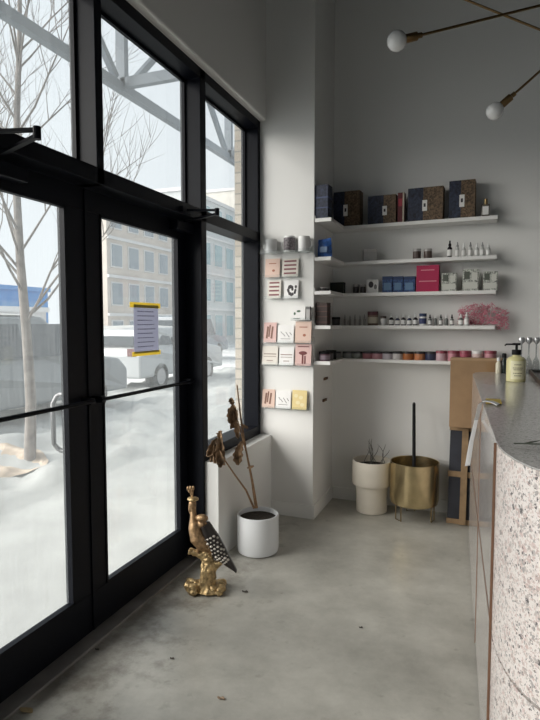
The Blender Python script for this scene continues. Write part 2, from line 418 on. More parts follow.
# ================================================================== ALCOVE SHELVES
YF = 4.31
shelf_z = [2.193, 1.920, 1.678, 1.430, 1.172]
rank = ['top', 'second', 'middle', 'fourth', 'bottom']
holds = ['navy and tan boxes', 'small dropper bottles and a blue packet', 'a red box and blue boxes', 'vials, jars and pink tinsel', 'a row of candle tins']
XL, XR = 0.548, 1.645
for i, z in enumerate(shelf_z):
    t = thing('wall_shelf', 'white L-shaped wall shelf, %s of five, carrying %s' % (rank[i], holds[i]), 'shelf', (XC,wy(XC,YB),z), 0, 'white alcove shelves')
    off = Vector((XC, wy(XC,YB), z))
    pl = [(XC,wy(XC,YP)+0.004),(XL,wy(XL,YP)+0.004),(XL,wy(XL,YF)),(XR,wy(XR,YF)),(XR,wy(XR,YB)),(XC,wy(XC,YB))]
    MB().prism([(p[0]-off.x, p[1]-off.y) for p in pl], -0.026, 0).build('shelf_board', M['shelf'], t, bevel=0.002)
    # slim upstand lip seen at the short front end
    MB().box((0, wy(XC,YP)+0.004-off.y, 0), (0.006, wy(XC,YP)+0.06-off.y, 0.02)).build('end_lip', M['shelf'], t)

# --- generic things for the shelves
def place(t, X, Y, z, rz=0.0): t.location = (X, Y, z); t.rotation_euler.z = rz; return t

def at_shelf(i, x0, x1, yt, dy=0.06):
    """world X, width and height of something on the back run of shelf i"""
    z = shelf_z[i]; y0 = YF + dy
    ym = 300
    a = onw(x0, yt, y0); c = onw(x1, yt, y0)
    return (a.x+c.x)/2, (c.x-a.x), max(0.02, (a.z+c.z)/2 - z), wy((a.x+c.x)/2, y0)

def split_box(label, i, x0, x1, yt, tagpx, colL=(0.022,0.030,0.065), colR=(0.22,0.14,0.07), frac=0.5, dep=0.10, rz=0.0, group='navy and tan boxes on the top shelf'):
    X, wd, h, Y = at_shelf(i, x0, x1, yt)
    t = thing('gift_box', label, 'box', (X,Y+dep/2-0.03,shelf_z[i]), TH+rz, group)
    MB().box((-wd/2,-dep/2,0), (-wd/2+wd*frac,dep/2,h), bev=0.002).build('navy_sleeve', cmat('navy_card', (0.020,0.026,0.050), 0.6, noise_amt=0.7, noise_scale=70), t)
    MB().box((-wd/2+wd*frac,-dep/2,0), (wd/2,dep/2,h), bev=0.002).build('box_body', cmat('tan_print_card', (0.13,0.085,0.05), 0.65, noise_amt=0.75, noise_scale=90), t)
    tx = (tagpx-(x0+x1)/2)/(x1-x0)*wd
    tg = MB().box((tx-0.017,-dep/2-0.002,h*0.30), (tx+0.017,-dep/2,h*0.62)).build('paper_tag', M['white'], t)
    MB().box((tx-0.007,-dep/2-0.003,h*0.42), (tx+0.007,-dep/2-0.002,h*0.52)).build('printed_mark', M['ink'], tg)
    return t
split_box('navy and tan patterned box standing leftmost on the top back shelf', 0, 335, 361, 192, 347, frac=0.42)
split_box('low wide navy and tan box with white tag, second along the top shelf', 0, 369, 397, 196, 386, frac=0.56)
split_box('navy and tan box with white tag, beside the tallest box on the top shelf', 0, 409, 444, 188, 426, frac=0.44)
split_box('tallest navy and tan box with white tag, near the right end of the top shelf', 0, 450, 476, 181, 463, frac=0.46)

def simple_box(name, label, i, x0, x1, yt, body, dep=0.05, lid=None, bands=(), dy=0.06, group=None, rz=0.0, loc=None, wd=None, h=None):
    if loc is None:
        X, wd, h, Y = at_shelf(i, x0, x1, yt, dy); loc = (X, Y+dep/2-0.02, shelf_z[i])
    t = thing(name, label, 'box', loc, TH+rz, group)
    MB().box((-wd/2,-dep/2,0), (wd/2,dep/2,h*(0.8 if lid else 1)), bev=0.0015).build('box_body', body, t)
    if lid: MB().box((-wd/2-0.001,-dep/2-0.001,h*0.8), (wd/2+0.001,dep/2+0.001,h), bev=0.0015).build('box_lid', lid, t)
    for (u0,u1,v0,v1,m) in bands:
        MB().box((-wd/2+wd*u0,-dep/2-0.002,h*v0), (-wd/2+wd*u1,-dep/2-0.0005,h*v1)).build('printed_panel', m, t)
    return t
simple_box('slim_box', 'slim dark red and cream striped box beside the low navy box', 0, 398.5, 405, 193, cmat('dark_red_card', (0.12,0.02,0.025)), 0.06, bands=[(0.75,1,0,1,cmat('cream_card',(0.5,0.45,0.36))),(0.1,0.7,0.55,0.8,cmat('red_card',(0.35,0.03,0.05)))])

def dropper(label, i, x, yt, body, cap, group, r=0.0125, wlab=True, dy=0.05, z=None, X=None, Y=None, h=None):
    if X is None:
        a = onw(x, yt, YF+dy); X = a.x; Y = wy(X, YF+dy); h = max(0.03, a.z - shelf_z[i])
    z = shelf_z[i] if z is None else z
    t = thing('dropper_bottle', label, 'bottle', (X,Y,z), 0, group)
    MB().lathe([(r*0.9,0),(r,0.002),(r,h*0.55),(r*0.45,h*0.66),(r*0.45,h*0.68)], 20).build('bottle_body', body, t, smooth=True)
    MB().lathe([(r*0.6,h*0.68),(r*0.6,h*0.8),(r*0.35,h*0.82),(r*0.3,h*0.97),(r*0.15,h)], 16).build('dropper_cap', cap, t, smooth=True)
    if wlab: MB().lathe([(r+0.0006,h*0.1),(r+0.0006,h*0.46)], 20, cap0=False, cap1=False).build('paper_label', M['white'], t, smooth=True)
    return t
amber = cmat('dark_amber_glass', (0.02,0.016,0.02), 0.15)
frost = cmat('frosted_pale_glass', (0.55,0.56,0.54), 0.3)
whitecap = cmat('white_plastic', (0.75,0.75,0.74), 0.4)
# top shelf: small bottle with label
X, wd, h, Y = at_shelf(0, 482, 490, 199)
t = thing('label_bottle', 'small bottle with white label at the right end of the top shelf', 'bottle', (X,Y,shelf_z[0]), TH)
MB().box((-wd/2,-0.02,0), (wd/2,0.02,h*0.7), bev=0.005).build('bottle_body', cmat('smoky_glass',(0.12,0.10,0.08),0.15), t)
MB().cyl((0,0,h*0.7), 0.011, h*0.3, 16).build('bottle_cap', cmat('brass_cap',(0.35,0.25,0.12),0.3,metal=0.7), t, smooth=True)
MB().box((-wd/2+0.006,-0.0215,h*0.12), (wd/2-0.006,-0.0195,h*0.58)).build('paper_label', M['white'], t)

# second shelf
simple_box('small_carton', 'small plain grey carton alone on the second shelf', 1, 363, 376, 249.5, cmat('grey_card',(0.42,0.41,0.40)), 0.07, lid=cmat('pale_grey_card',(0.52,0.50,0.48)), rz=0.35)
def tin(label, i, x, r, yt, m, group, lidm=None, dy=0.06, loc=None, h=None, labm=None):
    if loc is None:
        a = onw(x, yt, YF+dy); h = max(0.03, a.z-shelf_z[i]); loc = (a.x, wy(a.x, YF+dy), shelf_z[i])
    t = thing('candle_tin', label, 'tin', loc, 0, group)
    MB().lathe([(r*0.97,0),(r,0.003),(r,h*0.74)], 28).build('tin_body', m, t, smooth=True)
    MB().lathe([(r*1.02,h*0.74),(r*1.02,h*0.97),(r*0.98,h)], 28).build('tin_lid', lidm or m, t, smooth=True)
    if labm: MB().lathe([(r+0.0007,h*0.14),(r+0.0007,h*0.6)], 28, cap0=False, cap1=False).build('paper_label', labm, t, smooth=True)
    return t
tin('small brown pot, left one of a pair on the second shelf', 1, 417, 0.030, 249, cmat('brown_glass',(0.10,0.07,0.06),0.3), None, cmat('grey_lid',(0.45,0.43,0.42),0.4))
tin('small brown pot, right one of a pair on the second shelf', 1, 428, 0.030, 249, cmat('brown_glass',(0.10,0.07,0.06),0.3), None, cmat('grey_lid',(0.45,0.43,0.42),0.4))
dropper('black dropper bottle, leftmost in the small bottle row on the second shelf', 1, 450, 240.5, amber, M['black'], 'small bottles on the second shelf', 0.017)
bl = ['pale small bottle right of the black dropper bottle', 'second pale bottle from the black dropper bottle', 'third pale bottle from the black dropper bottle', 'pale bottle third from the shelf end, second shelf', 'pale bottle next to last, second shelf right end', 'last pale bottle at the right end of the second shelf']
for k, x in enumerate((457.5, 464, 470.5, 477, 482.5, 488.5)):
    dropper(bl[k]+' of boxes' if False else bl[k], 1, x, 242 + (k%2)*0.8, frost, whitecap if k%2 else cmat('grey_cap',(0.3,0.3,0.3),0.4), 'small bottles on the second shelf', 0.014)

# middle shelf
simple_box('dark_carton', 'low black-green carton on the left of the middle shelf', 2, 331, 344, 282.5, cmat('black_green_card',(0.022,0.028,0.020)), 0.06, lid=cmat('black_card',(0.018,0.018,0.018)))
for k, x in enumerate((356, 363)):
    tin('small dark round jar, %s of two beside the mask card' % ('left','right')[k], 2, x, 0.022, 284.5, cmat('dark_jar',(0.05,0.04,0.04),0.3), 'dark jars on the middle shelf', cmat('grey_lid',(0.45,0.43,0.42),0.4))
X, wd, h, Y = at_shelf(2, 367, 379, 279.5)
t = thing('mask_pack', 'white and black printed pack standing left of the blue boxes', 'pack', (X,Y,shelf_z[2]), TH)
MB().box((-wd/2,-0.012,0), (wd/2,0.012,h), bev=0.003).build('pack_body', M['white'], t)
MB().ball((-0.012,-0.0125,h*0.62), 0.02, 14, (1,0.08,1.2)).build('printed_face', M['ink'], t, smooth=True)
MB().ball((0.022,-0.0125,h*0.45), 0.012, 14, (1,0.08,1.6)).build('printed_face', cmat('grey_ink',(0.25,0.24,0.24)), t, smooth=True)
blue = cmat('blue_print_card', (0.028,0.07,0.19), 0.5, noise_amt=0.7, noise_scale=80)
for k, (a, c) in enumerate(((383,393),(393.7,403.5),(404.2,415.5))):
    simple_box('blue_box', 'deep blue boxed set, %s of three left of the red box' % ('leftmost','middle','rightmost')[k], 2, a, c, 276.5, blue, 0.06, bands=[(0.15,0.85,0.15,0.6,cmat('pale_blue_print',(0.12,0.22,0.36)))], group='blue boxes on the middle shelf', lid=cmat('navy_lid',(0.02,0.04,0.11)))
red = cmat('crimson_card', (0.42,0.012,0.075), 0.5)
simple_box('red_box', 'tall crimson red box standing in the middle of the middle shelf', 2, 417, 439.5, 265.5, red, 0.05, bands=[(0.2,0.8,0.80,0.84,cmat('pink_print',(0.65,0.25,0.30))),(0.12,0.9,0.38,0.42,cmat('pink_print',(0.65,0.25,0.30)))])
pp = cmat('grey_floral_print', (0.40,0.41,0.37), 0.7, noise_amt=0.85, noise_scale=110)
for k, (a, c, yt) in enumerate(((442,457,273),(463,479,269.5),(483.5,498,271.5))):
    simple_box('patterned_box', ['low grey patterned box right next to the red box', 'grey patterned box, middle one of three right of the red box', 'grey patterned box at the right end of the middle shelf'][k], 2, a, c, yt, pp, 0.045,
        bands=[(0.06,0.94,0.1,0.4,cmat('pale_print',(0.60,0.60,0.55))),(0.1,0.45,0.55,0.9,cmat('dark_green_print',(0.10,0.11,0.09))),(0.58,0.92,0.5,0.85,cmat('pale_print',(0.60,0.60,0.55)))], group='grey patterned boxes on the middle shelf')

# fourth shelf
tin('low dark tin at the left of the fourth shelf', 3, 336, 0.032, 317, cmat('dark_jar',(0.05,0.04,0.04),0.3), None, M['black'])
vl = ['first','second','third','fourth','fifth']
for k, x in enumerate((345, 350, 355, 360, 364.5)):
    dropper('thin clear vial, %s from the left on the fourth shelf' % vl[k], 3, x, 314.5+(k%2), cmat('vial_glass',(0.35,0.33,0.31),0.2), cmat('grey_cap',(0.3,0.3,0.3),0.4), 'clear vials on the fourth shelf', 0.009, wlab=False)
tin('brown lidded jar with pale label standing on the fourth shelf', 3, 373, 0.040, 311.5, cmat('brown_print',(0.20,0.13,0.10),0.5), None, cmat('maroon_lid',(0.10,0.03,0.04),0.4), labm=cmat('cream_card',(0.5,0.45,0.36)))
tin('small white jar with brown lid right of the brown labelled jar', 3, 383.5, 0.022, 316, whitecap, None, cmat('brown_glass',(0.10,0.07,0.06),0.3))
bl = ['first','second','third','fourth','fifth','sixth','seventh','eighth']
for k, x in enumerate((391.5, 397.5, 403.5, 409.5, 415.5)):
    dropper('dark bottle with white label, %s in the run right of the white jar' % bl[k], 3, x, 313.5+(k%2)*1.2, amber if k%2==0 else cmat('navy_glass',(0.03,0.035,0.08),0.2), whitecap, 'labelled bottles on the fourth shelf', 0.018)
tin('white jar with navy band among the small bottles of the fourth shelf', 3, 423, 0.026, 313.5, whitecap, None, cmat('navy_lid',(0.02,0.04,0.11)), labm=cmat('navy_print',(0.04,0.05,0.14)))
for k, x in enumerate((430, 435.5, 441, 446.5, 452)):
    dropper('grey dropper bottle, %s from the navy banded jar' % bl[k], 3, x, 314.5, cmat('grey_bottle',(0.16,0.17,0.16),0.3), whitecap if k%2 else M['black'], 'dropper bottles on the fourth shelf', 0.013, wlab=(k%2==0))
dropper('white topped bottle standing left in front of the pink tinsel', 3, 461, 314, cmat('grey_bottle',(0.16,0.17,0.16),0.3), whitecap, 'bottles by the tinsel', 0.018, dy=0.03)
dropper('white topped bottle standing closest to the pink tinsel heap', 3, 467, 312, frost, whitecap, 'bottles by the tinsel', 0.017, dy=0.03)
# pink tinsel: a loose heap of shreds spilling past the shelf end
ts = MB(); rr = random.Random(3)
for k in range(420):
    u = rr.random(); px = 459+49*u; top = 309 - 5*math.sin(u*PI) ; py = top + (327-top)*rr.random() + (3*u if u > 0.75 else 0)
    p = onw(px, py, YF+0.05+0.07*rr.random())
    if p.x < XR+0.01 and p.z < shelf_z[3]+0.008: p.z = shelf_z[3]+0.008+0.02*rr.random()
    dv = Vector((rr.uniform(-1,1), rr.uniform(-0.35,0.35), rr.uniform(-0.7,0.7))).normalized()*0.018
    if p.z - 0.013 < shelf_z[3] and p.x < XR+0.03: dv.z = abs(dv.z)*0.2
    q = p + dv + Vector((0, 0, 0.006))
    ts.tube([p-dv*0.8, p+Vector((0,0,0.004)), q], [0.0022,0.0026,0.001], 4)
o = ts.build('tinsel_garland', cmat('pink_tinsel', (0.62,0.24,0.30), 0.45), None)
tag(o, 'fluffy pink tinsel heaped over the right end of the fourth shelf', 'garland'); o['kind'] = 'stuff'

# bottom shelf: candle tins
tc_ = [(336.5,(0.26,0.25,0.24),'grey'),(348,(0.20,0.21,0.20),'dark grey'),(357.5,(0.22,0.235,0.21),'grey-green'),(368,(0.34,0.13,0.15),'dusty rose'),(377.5,(0.48,0.24,0.27),'rose pink'),(388,(0.50,0.45,0.49),'lilac'),(398,(0.58,0.55,0.54),'off white'),(408.5,(0.42,0.14,0.04),'burnt orange'),(420,(0.50,0.19,0.08),'bright orange'),(431,(0.035,0.04,0.09),'navy'),(441.5,(0.58,0.40,0.44),'pale lilac pink'),(453.5,(0.56,0.26,0.30),'mid pink'),(465.5,(0.42,0.10,0.15),'raspberry'),(478,(0.66,0.52,0.50),'blush and white'),(490.5,(0.55,0.28,0.32),'salmon pink')]
for k, (x, c, nm) in enumerate(tc_):
    dark = cmat('black_lid', (0.03,0.025,0.03), 0.35)
    mm = cmat('tin_'+nm.replace(' ','_').replace('-','_'), c, 0.4)
    lid = dark if k < 10 else cmat('red_lid', (0.30,0.06,0.09), 0.4)
    tin('%s candle tin in the row along the bottom shelf' % nm, 4, x, 0.041 if k else 0.036, 351.5 - (0.8 if k > 9 else 0), mm, 'candle tins on the bottom shelf', lid if k != 13 else whitecap, labm=None)

# things on the short side runs
def leg_loc(i, px0, px1, y0=3.975): 
    a = onw(px0, 300, y0); c = onw(px1, 300, y0); return ((a.x+c.x)/2, wy(0.48, y0), shelf_z[i]), c.x-a.x
loc, wd = leg_loc(0, 316, 329.5, 3.98)
t = thing('gift_box', 'dark navy box on the short side run of the top shelf', 'box', loc, TH)
hh = 0.235
MB().box((-wd/2,-0.05,0), (wd/2,0.05,hh), bev=0.003).build('box_body', cmat('navy_card', (0.030,0.042,0.085), 0.6), t)
MB().box((-wd/2-0.001,-0.051,hh*0.60), (wd/2+0.001,0.051,hh*0.64)).build('ribbon_band', cmat('blue_band',(0.06,0.08,0.17)), t)
MB().box((-wd/2-0.001,-0.051,hh*0.3), (wd/2+0.001,0.051,hh*0.33)).build('ribbon_band', cmat('blue_band',(0.06,0.08,0.17)), t)
loc, wd = leg_loc(1, 316.5, 332, 3.985)
loc = (0.484, loc[1], loc[2])
t = thing('blue_packet', 'crumpled bright blue packet leaning on the short side run of the second shelf', 'packet', loc, TH)
def pk(u, v, s):
    x = (u-0.5)*0.112*(1-0.15*v); z = v*0.128+0.012*u*v; 
    y = s*(0.028*math.sin(PI*u)*math.sin(PI*min(1,v*0.9+0.1)) + 0.002) + 0.008*noise.noise(Vector((u*5,v*5,s)))
    return Vector((x, y, z))
g = MB(); g.grid(lambda u,v: pk(u,v,1), 12, 12); g.grid(lambda u,v: pk(u,v,-1), 12, 12)
bmesh.ops.remove_doubles(g.bm, verts=g.bm.verts[:], dist=0.0045)
g.build('foil_bag', cmat('blue_foil', (0.05,0.14,0.42), 0.35, noise_amt=0.6, noise_scale=40), t, smooth=True)
MB().box((-0.028,-0.036,0.035), (0.026,-0.031,0.075), bev=0.001).build('printed_panel', cmat('pale_blue_label',(0.30,0.42,0.62)), t)
loc, wd = leg_loc(2, 317, 326, 3.98)
for k in range(2):
    tin('tiny dark tin on the short side run of the middle shelf, %s one' % ('front','rear')[k], 2, 0, 0.026, 0, cmat('dark_jar',(0.05,0.04,0.04),0.3), None, cmat('grey_lid',(0.45,0.43,0.42),0.4), loc=(0.475,3.96+0.075*k,shelf_z[2]), h=0.028)
loc, wd = leg_loc(3, 317.5, 329, 3.98)
t = thing('dark_brown_box', 'tall dark brown box on the short side run of the fourth shelf', 'box', loc, TH)
MB().box((-wd/2,-0.04,0), (wd/2,0.04,0.165), bev=0.003).build('box_body', cmat('dark_brown_card', (0.045,0.025,0.02), 0.5), t)
for k in range(4): MB().box((-wd/2-0.001,-0.041,0.022+0.038*k), (wd/2+0.001,0.041,0.028+0.038*k)).build('printed_band', cmat('brown_band',(0.12,0.06,0.05)), t)
for k in range(3):
    tin('%s candle tin on the short side run of the bottom shelf' % ('front plum','middle charcoal','rear black')[k], 4, 0, 0.040, 0, [cmat('plum_tin',(0.13,0.06,0.09),0.4),cmat('charcoal_tin',(0.06,0.055,0.06),0.4),M['black']][k], 'dark candle tins on the bottom shelf', M['black'], loc=(0.486,3.965+0.095*k,shelf_z[4]), h=0.068, labm=cmat('mauve_label',(0.30,0.24,0.28)) if k==0 else None)

# brown recessed pulls low on the side wall
for k, (x, y) in enumerate(((325,378.5),(324,400))):
    p = onx(x, y, XC)
    t = thing('wall_hook', 'small brown leather pull on the alcove side wall, %s one' % ('upper','lower')[k], 'hook', p)
    MB().box((0,-0.05,-0.010), (0.012,0.05,0.010), bev=0.004).build('leather_strap', cmat('brown_leather',(0.13,0.07,0.04),0.6), t)
    MB().tube([(0.012,-0.035,0),(0.018,-0.035,0)], 0.006, 10).build('brass_stud', M['old_brass'], t, smooth=True)

# ================================================================== CARD AND MUG DISPLAY ON THE PIER
def cardpos(x0, x1, y0, y1, off):
    a = onw(x0, y1, YP-off); c = onw(x1, y0, YP-off); return a, c
ledges = [(263,312,254,'holding the mugs','top'),(263,300,277.5,'under the peach and striped cards','second'),(264,300,298.5,'under the floral card','third'),(263,313,342.5,'fourth down, above the palm tree card','fourth'),(262,312,364.5,'under the palm tree card','fifth'),(262,308,407.5,'lowest, under the yellow card','lowest')]
ledge_z = []
for k, (x0, x1, y, lb, _) in enumerate(ledges):
    a = onw(x0, y, YP-0.05); c = onw(x1, y, YP-0.05)
    dp = 0.095 if k == 0 else 0.05
    t = thing('acrylic_ledge', 'clear acrylic ledge on the white pier, '+lb, 'ledge', (a.x,wy(a.x,YP),a.z-0.004), TH, 'clear ledges on the pier')
    L = c.x-a.x
    x0_ = max(0.0, 0.0)
    MB().box((0,-dp,0), (L,-0.001,0.004)).build('base_strip', M['clear'], t)
    MB().box((0,-dp-0.003,0), (L,-dp,0.022)).build('front_lip', M['clear'], t)
    MB().box((0,-0.004,0.004), (L,-0.001,0.05)).build('back_plate', M['clear'], t)
    ledge_z.append(a.z)
pal = dict(peach=(0.68,0.50,0.42), pinkc=(0.66,0.45,0.42), white=(0.78,0.77,0.76), yellow=(0.72,0.58,0.28), cream=(0.70,0.66,0.60))
def card(label, ledge, x0, x1, ytop, base, kind):
    z0 = ledge_z[ledge]; a = onw(x0, ytop, YP-0.03); c = onw(x1, ytop, YP-0.03)
    wd = c.x-a.x; h = a.z-z0; X = (a.x+c.x)/2
    t = thing('greeting_card', label, 'card', (X, wy(X, YP-0.030), z0+0.0005), TH, 'greeting cards on the pier')
    t.rotation_euler.x = -0.10
    MB().box((-wd/2,-0.0022,0), (wd/2,0.0022,h)).build('card_stock', cmat('card_'+base, pal[base], 0.7), t)
    P = MB(); y = -0.0036
    def r(u0,u1,v0,v1): P.box((-wd/2+wd*u0,y,h*v0), (-wd/2+wd*u1,-0.0022,h*v1))
    mm = M['ink']
    if kind == 'stripes':
        for v in (0.15,0.38,0.6,0.82): r(0.12,0.88,v,v+0.09)
        mm = cmat('maroon_ink', (0.22,0.07,0.08))
    elif kind == 'legs':
        for (u, v, w_) in ((0.25,0.2,0.14),(0.42,0.28,0.10),(0.62,0.2,0.13)):
            P.bar((-wd/2+wd*u,-0.0026,h*v), (-wd/2+wd*(u+0.08),-0.0026,h*(v+0.6)), wd*w_, 0.0018, up=(0,-1,0))
        mm = cmat('brown_ink', (0.20,0.10,0.07))
    elif kind == 'palm':
        r(0.42,0.52,0.08,0.5); r(0.58,0.66,0.08,0.45); P.ball((-wd*0.02,-0.0024,h*0.58), h*0.13, 12, (1.6,0.015,0.7)); r(0.15,0.85,0.86,0.9)
        mm = cmat('dark_red_ink', (0.15,0.03,0.03))
    elif kind == 'floral':
        for k in range(16):
            an = k*2.4; rr_ = 0.09+0.27*((k*0.37)%1); P.ball((math.cos(an)*wd*rr_,-0.0024,h*0.5+math.sin(an)*h*rr_*1.1), wd*0.085, 8, (1,0.02,1.3))
    elif kind == 'dot':
        P.ball((wd*0.08,-0.0024,h*0.36), wd*0.10, 12, (1,0.02,0.8)); r(0.25,0.75,0.72,0.76); mm = cmat('rust_ink', (0.35,0.12,0.07))
    elif kind == 'script':
        for k, (u, v) in enumerate(((0.2,0.62),(0.35,0.5),(0.5,0.6),(0.62,0.45),(0.75,0.58))):
            P.bar((-wd/2+wd*u,-0.0026,h*v), (-wd/2+wd*(u+0.12),-0.0026,h*(v-0.14)), wd*0.04, 0.0018, up=(0,-1,0))
        r(0.2,0.8,0.2,0.23); mm = cmat('grey_ink', (0.25,0.24,0.24))
    elif kind == 'lines':
        r(0.1,0.9,0.55,0.6); r(0.1,0.9,0.42,0.45); r(0.3,0.7,0.2,0.24); mm = cmat('taupe_ink', (0.30,0.22,0.19))
    elif kind == 'yellow':
        for (u, v) in ((0.25,0.7),(0.6,0.62),(0.4,0.35),(0.7,0.25)): P.ball((-wd/2+wd*u,-0.0024,h*v), wd*0.15, 10, (1,0.015,0.8))
        mm = cmat('pale_yellow_ink', (0.78,0.68,0.42))
    elif kind == 'green':
        P.ball((-wd*0.3,-0.0024,h*0.45), wd*0.08, 8, (1,0.02,1.4)); P.ball((0,-0.0024,h*0.62), wd*0.10, 8, (1.6,0.02,0.8)); r(0.1,0.6,0.08,0.12)
        mm = cmat('dark_green_ink', (0.06,0.12,0.07))
    P.build('printed_motif', mm, t)
    return t
card('peach greeting card below the faint white mug', 1, 265, 279.5, 259, 'peach', 'dot')
card('white card with maroon stripes right of the upper peach card', 1, 282, 298, 259, 'cream', 'stripes')
card('white card with maroon stripes left of the black floral card', 2, 267.5, 280.5, 280.5, 'cream', 'stripes')
card('white card with round black floral print', 2, 284, 298, 280.5, 'white', 'floral')
card('card with brown figures in the row above the palm tree card', 3, 263.5, 276, 322.5, 'pinkc', 'legs')
card('plain white card with faint grey script between brown figures and peach card', 3, 277.5, 293.5, 325, 'white', 'script')
card('peach card directly above the pink palm tree card', 3, 295, 311, 321.5, 'peach', 'dot')
card('white card with small pink print, leftmost in the palm tree card row', 4, 262, 277.5, 346, 'cream', 'lines')
card('white card with two thin lines, left of the palm tree card', 4, 279, 293.5, 347, 'white', 'lines')
card('pink card with dark red palm tree print', 4, 295, 311, 344, 'pinkc', 'palm')
card('pink card with brown figures in the lowest row', 5, 262, 274.5, 389, 'peach', 'legs')
card('white card with grey script in the lowest row', 5, 275.5, 290.5, 390.5, 'white', 'script')
card('yellow card at the right of the lowest row', 5, 292, 306.5, 390, 'yellow', 'yellow')
# small white card with green print on a clip ledge
a = onw(291, 320, YP-0.05); c = onw(312, 320, YP-0.05)
t = thing('acrylic_ledge', 'small clear ledge under the green printed card', 'ledge', (a.x,wy(a.x,YP),a.z-0.004), TH, 'clear ledges on the pier')
MB().box((0,-0.05,0), (c.x-a.x,-0.001,0.004)).build('base_strip', M['clear'], t); MB().box((0,-0.053,0), (c.x-a.x,-0.05,0.02)).build('front_lip', M['clear'], t)
ledge_z.append(a.z)
card('small white card with dark green bird print, alone on its ledge', 6, 292, 305, 306, 'white', 'green')
simple_box('grey_carton', 'small grey carton beside the green printed card', 0, 0, 0, 0, cmat('grey_card',(0.42,0.41,0.40)), 0.03, loc=(onw(308.5,310,YP-0.03).x, wy(0.38,YP-0.026), ledge_z[6]+0.0005), wd=0.028, h=0.095, lid=cmat('dark_grey_card',(0.15,0.15,0.15)))

def mug(label, x0, x1, ytop, m, motif=None, handle_side=1, off=0.045):
    z0 = ledge_z[0]; a = onw(x0, ytop, YP-off); c = onw(x1, ytop, YP-off); r_ = (c.x-a.x)/2; h = a.z-z0; X = (a.x+c.x)/2
    r_ = min(r_, 0.041)
    t = thing('mug', label, 'mug', (X, wy(X, YP-off), z0+0.0005), TH, 'mugs on the top clear ledge')
    MB().lathe([(r_*0.9,0),(r_,0.004),(r_,h),(r_-0.004,h),(r_-0.005,0.008),(0.002,0.007)], 28, cap0=True, cap1=True).build('mug_body', m, t, smooth=True)
    pts = [(handle_side*(r_-0.002+ (0.024*math.sin(PI*k/8))), 0, h*(0.82-0.62*k/8)) for k in range(9)]
    MB().tube(pts, 0.004, 8).build('mug_handle', m, t, smooth=True)
    if motif:
        g = MB(); g.lathe([(r_+0.0008,h*0.12),(r_+0.0008,h*0.9)], 28, cap0=False, cap1=False); g.build('printed_wrap', motif, t, smooth=True)
    return t
gm = cmat('grey_wrap_print', (0.16,0.14,0.15), 0.5, noise_amt=0.8, noise_scale=90)
M['mug_white'] = mat('white_mug_glaze', (0.82,0.82,0.81), 0.3)
mug('plain pale mug at the left of the top clear ledge', 266, 276.5, 240, M['mug_white'], None, -1)
mug('white mug with dark grey printed wrap between two white mugs', 283, 296, 237, M['mug_white'], gm, -1)
mug('plain white mug at the right of the top clear ledge', 298, 310, 237, M['mug_white'], None, 1)

# ================================================================== COUNTER
CT = 1.118
def xs(y): return 1.514 + (3.77-y)*(1.607-1.514)/(3.77-1.647)
far = 4.045
left = [(xs(3.85),3.85),(xs(1.66),1.66)]
curve = [(1.612,1.60),(1.625,1.53),(1.646,1.462),(1.672,1.408),(1.715,1.355),(1.78,1.305),(1.87,1.27),(2.0,1.25)]
backc = [(1.86,far),(1.60,far),(1.56,far-0.02),(1.525,far-0.08)]
t = thing('reception_counter', 'long reception counter with grey stone top and pink terrazzo rounded end', 'counter', (2.1,2.6,0))
O_ = Vector((2.1,2.6,0))
def loc2(pl): return [(p[0]-O_.x, p[1]-O_.y) for p in pl]
INX = 2.3
full = backc[::1] + left + curve + [(INX,1.25),(INX,far)]
def inset(pl, d):
    # shrink towards the inside (simple, uses a centre offset)
    cx = sum(p[0] for p in pl)/len(pl); cy = sum(p[1] for p in pl)/len(pl); out = []
    n = len(pl)
    for i in range(n):
        a = Vector(pl[i-1]); b_ = Vector(pl[i]); c_ = Vector(pl[(i+1)%n])
        e1 = (b_-a).normalized(); e2 = (c_-b_).normalized(); nn = Vector((-(e1+e2).y, (e1+e2).x)).normalized()
        if nn.dot(Vector((cx,cy))-b_) < 0 : nn = -nn
        out.append(tuple(b_+nn*d))
    return out
MB().prism(loc2(full), CT-0.004, CT).build('countertop', M['top_stone'], t, bevel=0.001)
def skin_panel(path, z0, z1, name, m, thick=0.03, smooth=True):
    g = MB(); pin = []
    n = len(path)
    for i in range(n):
        a = Vector(path[max(0,i-1)]); c_ = Vector(path[min(n-1,i+1)]); d = (c_-a).normalized(); nn = Vector((-d.y, d.x))
        pin.append(tuple(Vector(path[i])+nn*thick))
    g.prism(loc2(list(path)+pin[::-1]), z0, z1)
    return g.build(name, m, t, smooth=smooth, angle=30)
# side panels: two heights, split by a vertical joint; path runs far -> near so the inside is to the left
sx = lambda y: (xs(y), y)
ZS = 0.565
pathA = [(1.86,far),(1.60,far),(1.56,far-0.02),(1.525,far-0.08),sx(3.85),sx(2.62)]
pathB = [sx(2.612),sx(1.665)]
pathC = [(xs(1.655),1.655)]+curve+[(INX,1.25)]
def dense(p, n=5):
    out = []
    # Catmull-Rom for the rounded end
    for i in range(len(p)-1):
        p0 = Vector(p[max(0,i-1)]); p1 = Vector(p[i]); p2 = Vector(p[i+1]); p3 = Vector(p[min(len(p)-1,i+2)])
        for k in range(n):
            s_ = k/n; out.append(tuple(0.5*((2*p1)+(p2-p0)*s_+(2*p0-5*p1+4*p2-p3)*s_**2+(3*p1-p0-3*p2+p3)*s_**3)))
    out.append(tuple(p[-1])); return out
for (pth, nm, m) in ((pathA,'side_panel',M['side_stone']),(pathB,'side_panel',M['side_stone']),(dense(pathC),'curved_end_panel',M['terrazzo'])):
    skin_panel(pth, 0.02, ZS-0.004, nm, m); skin_panel(pth, ZS+0.004, CT-0.0045, nm, m)
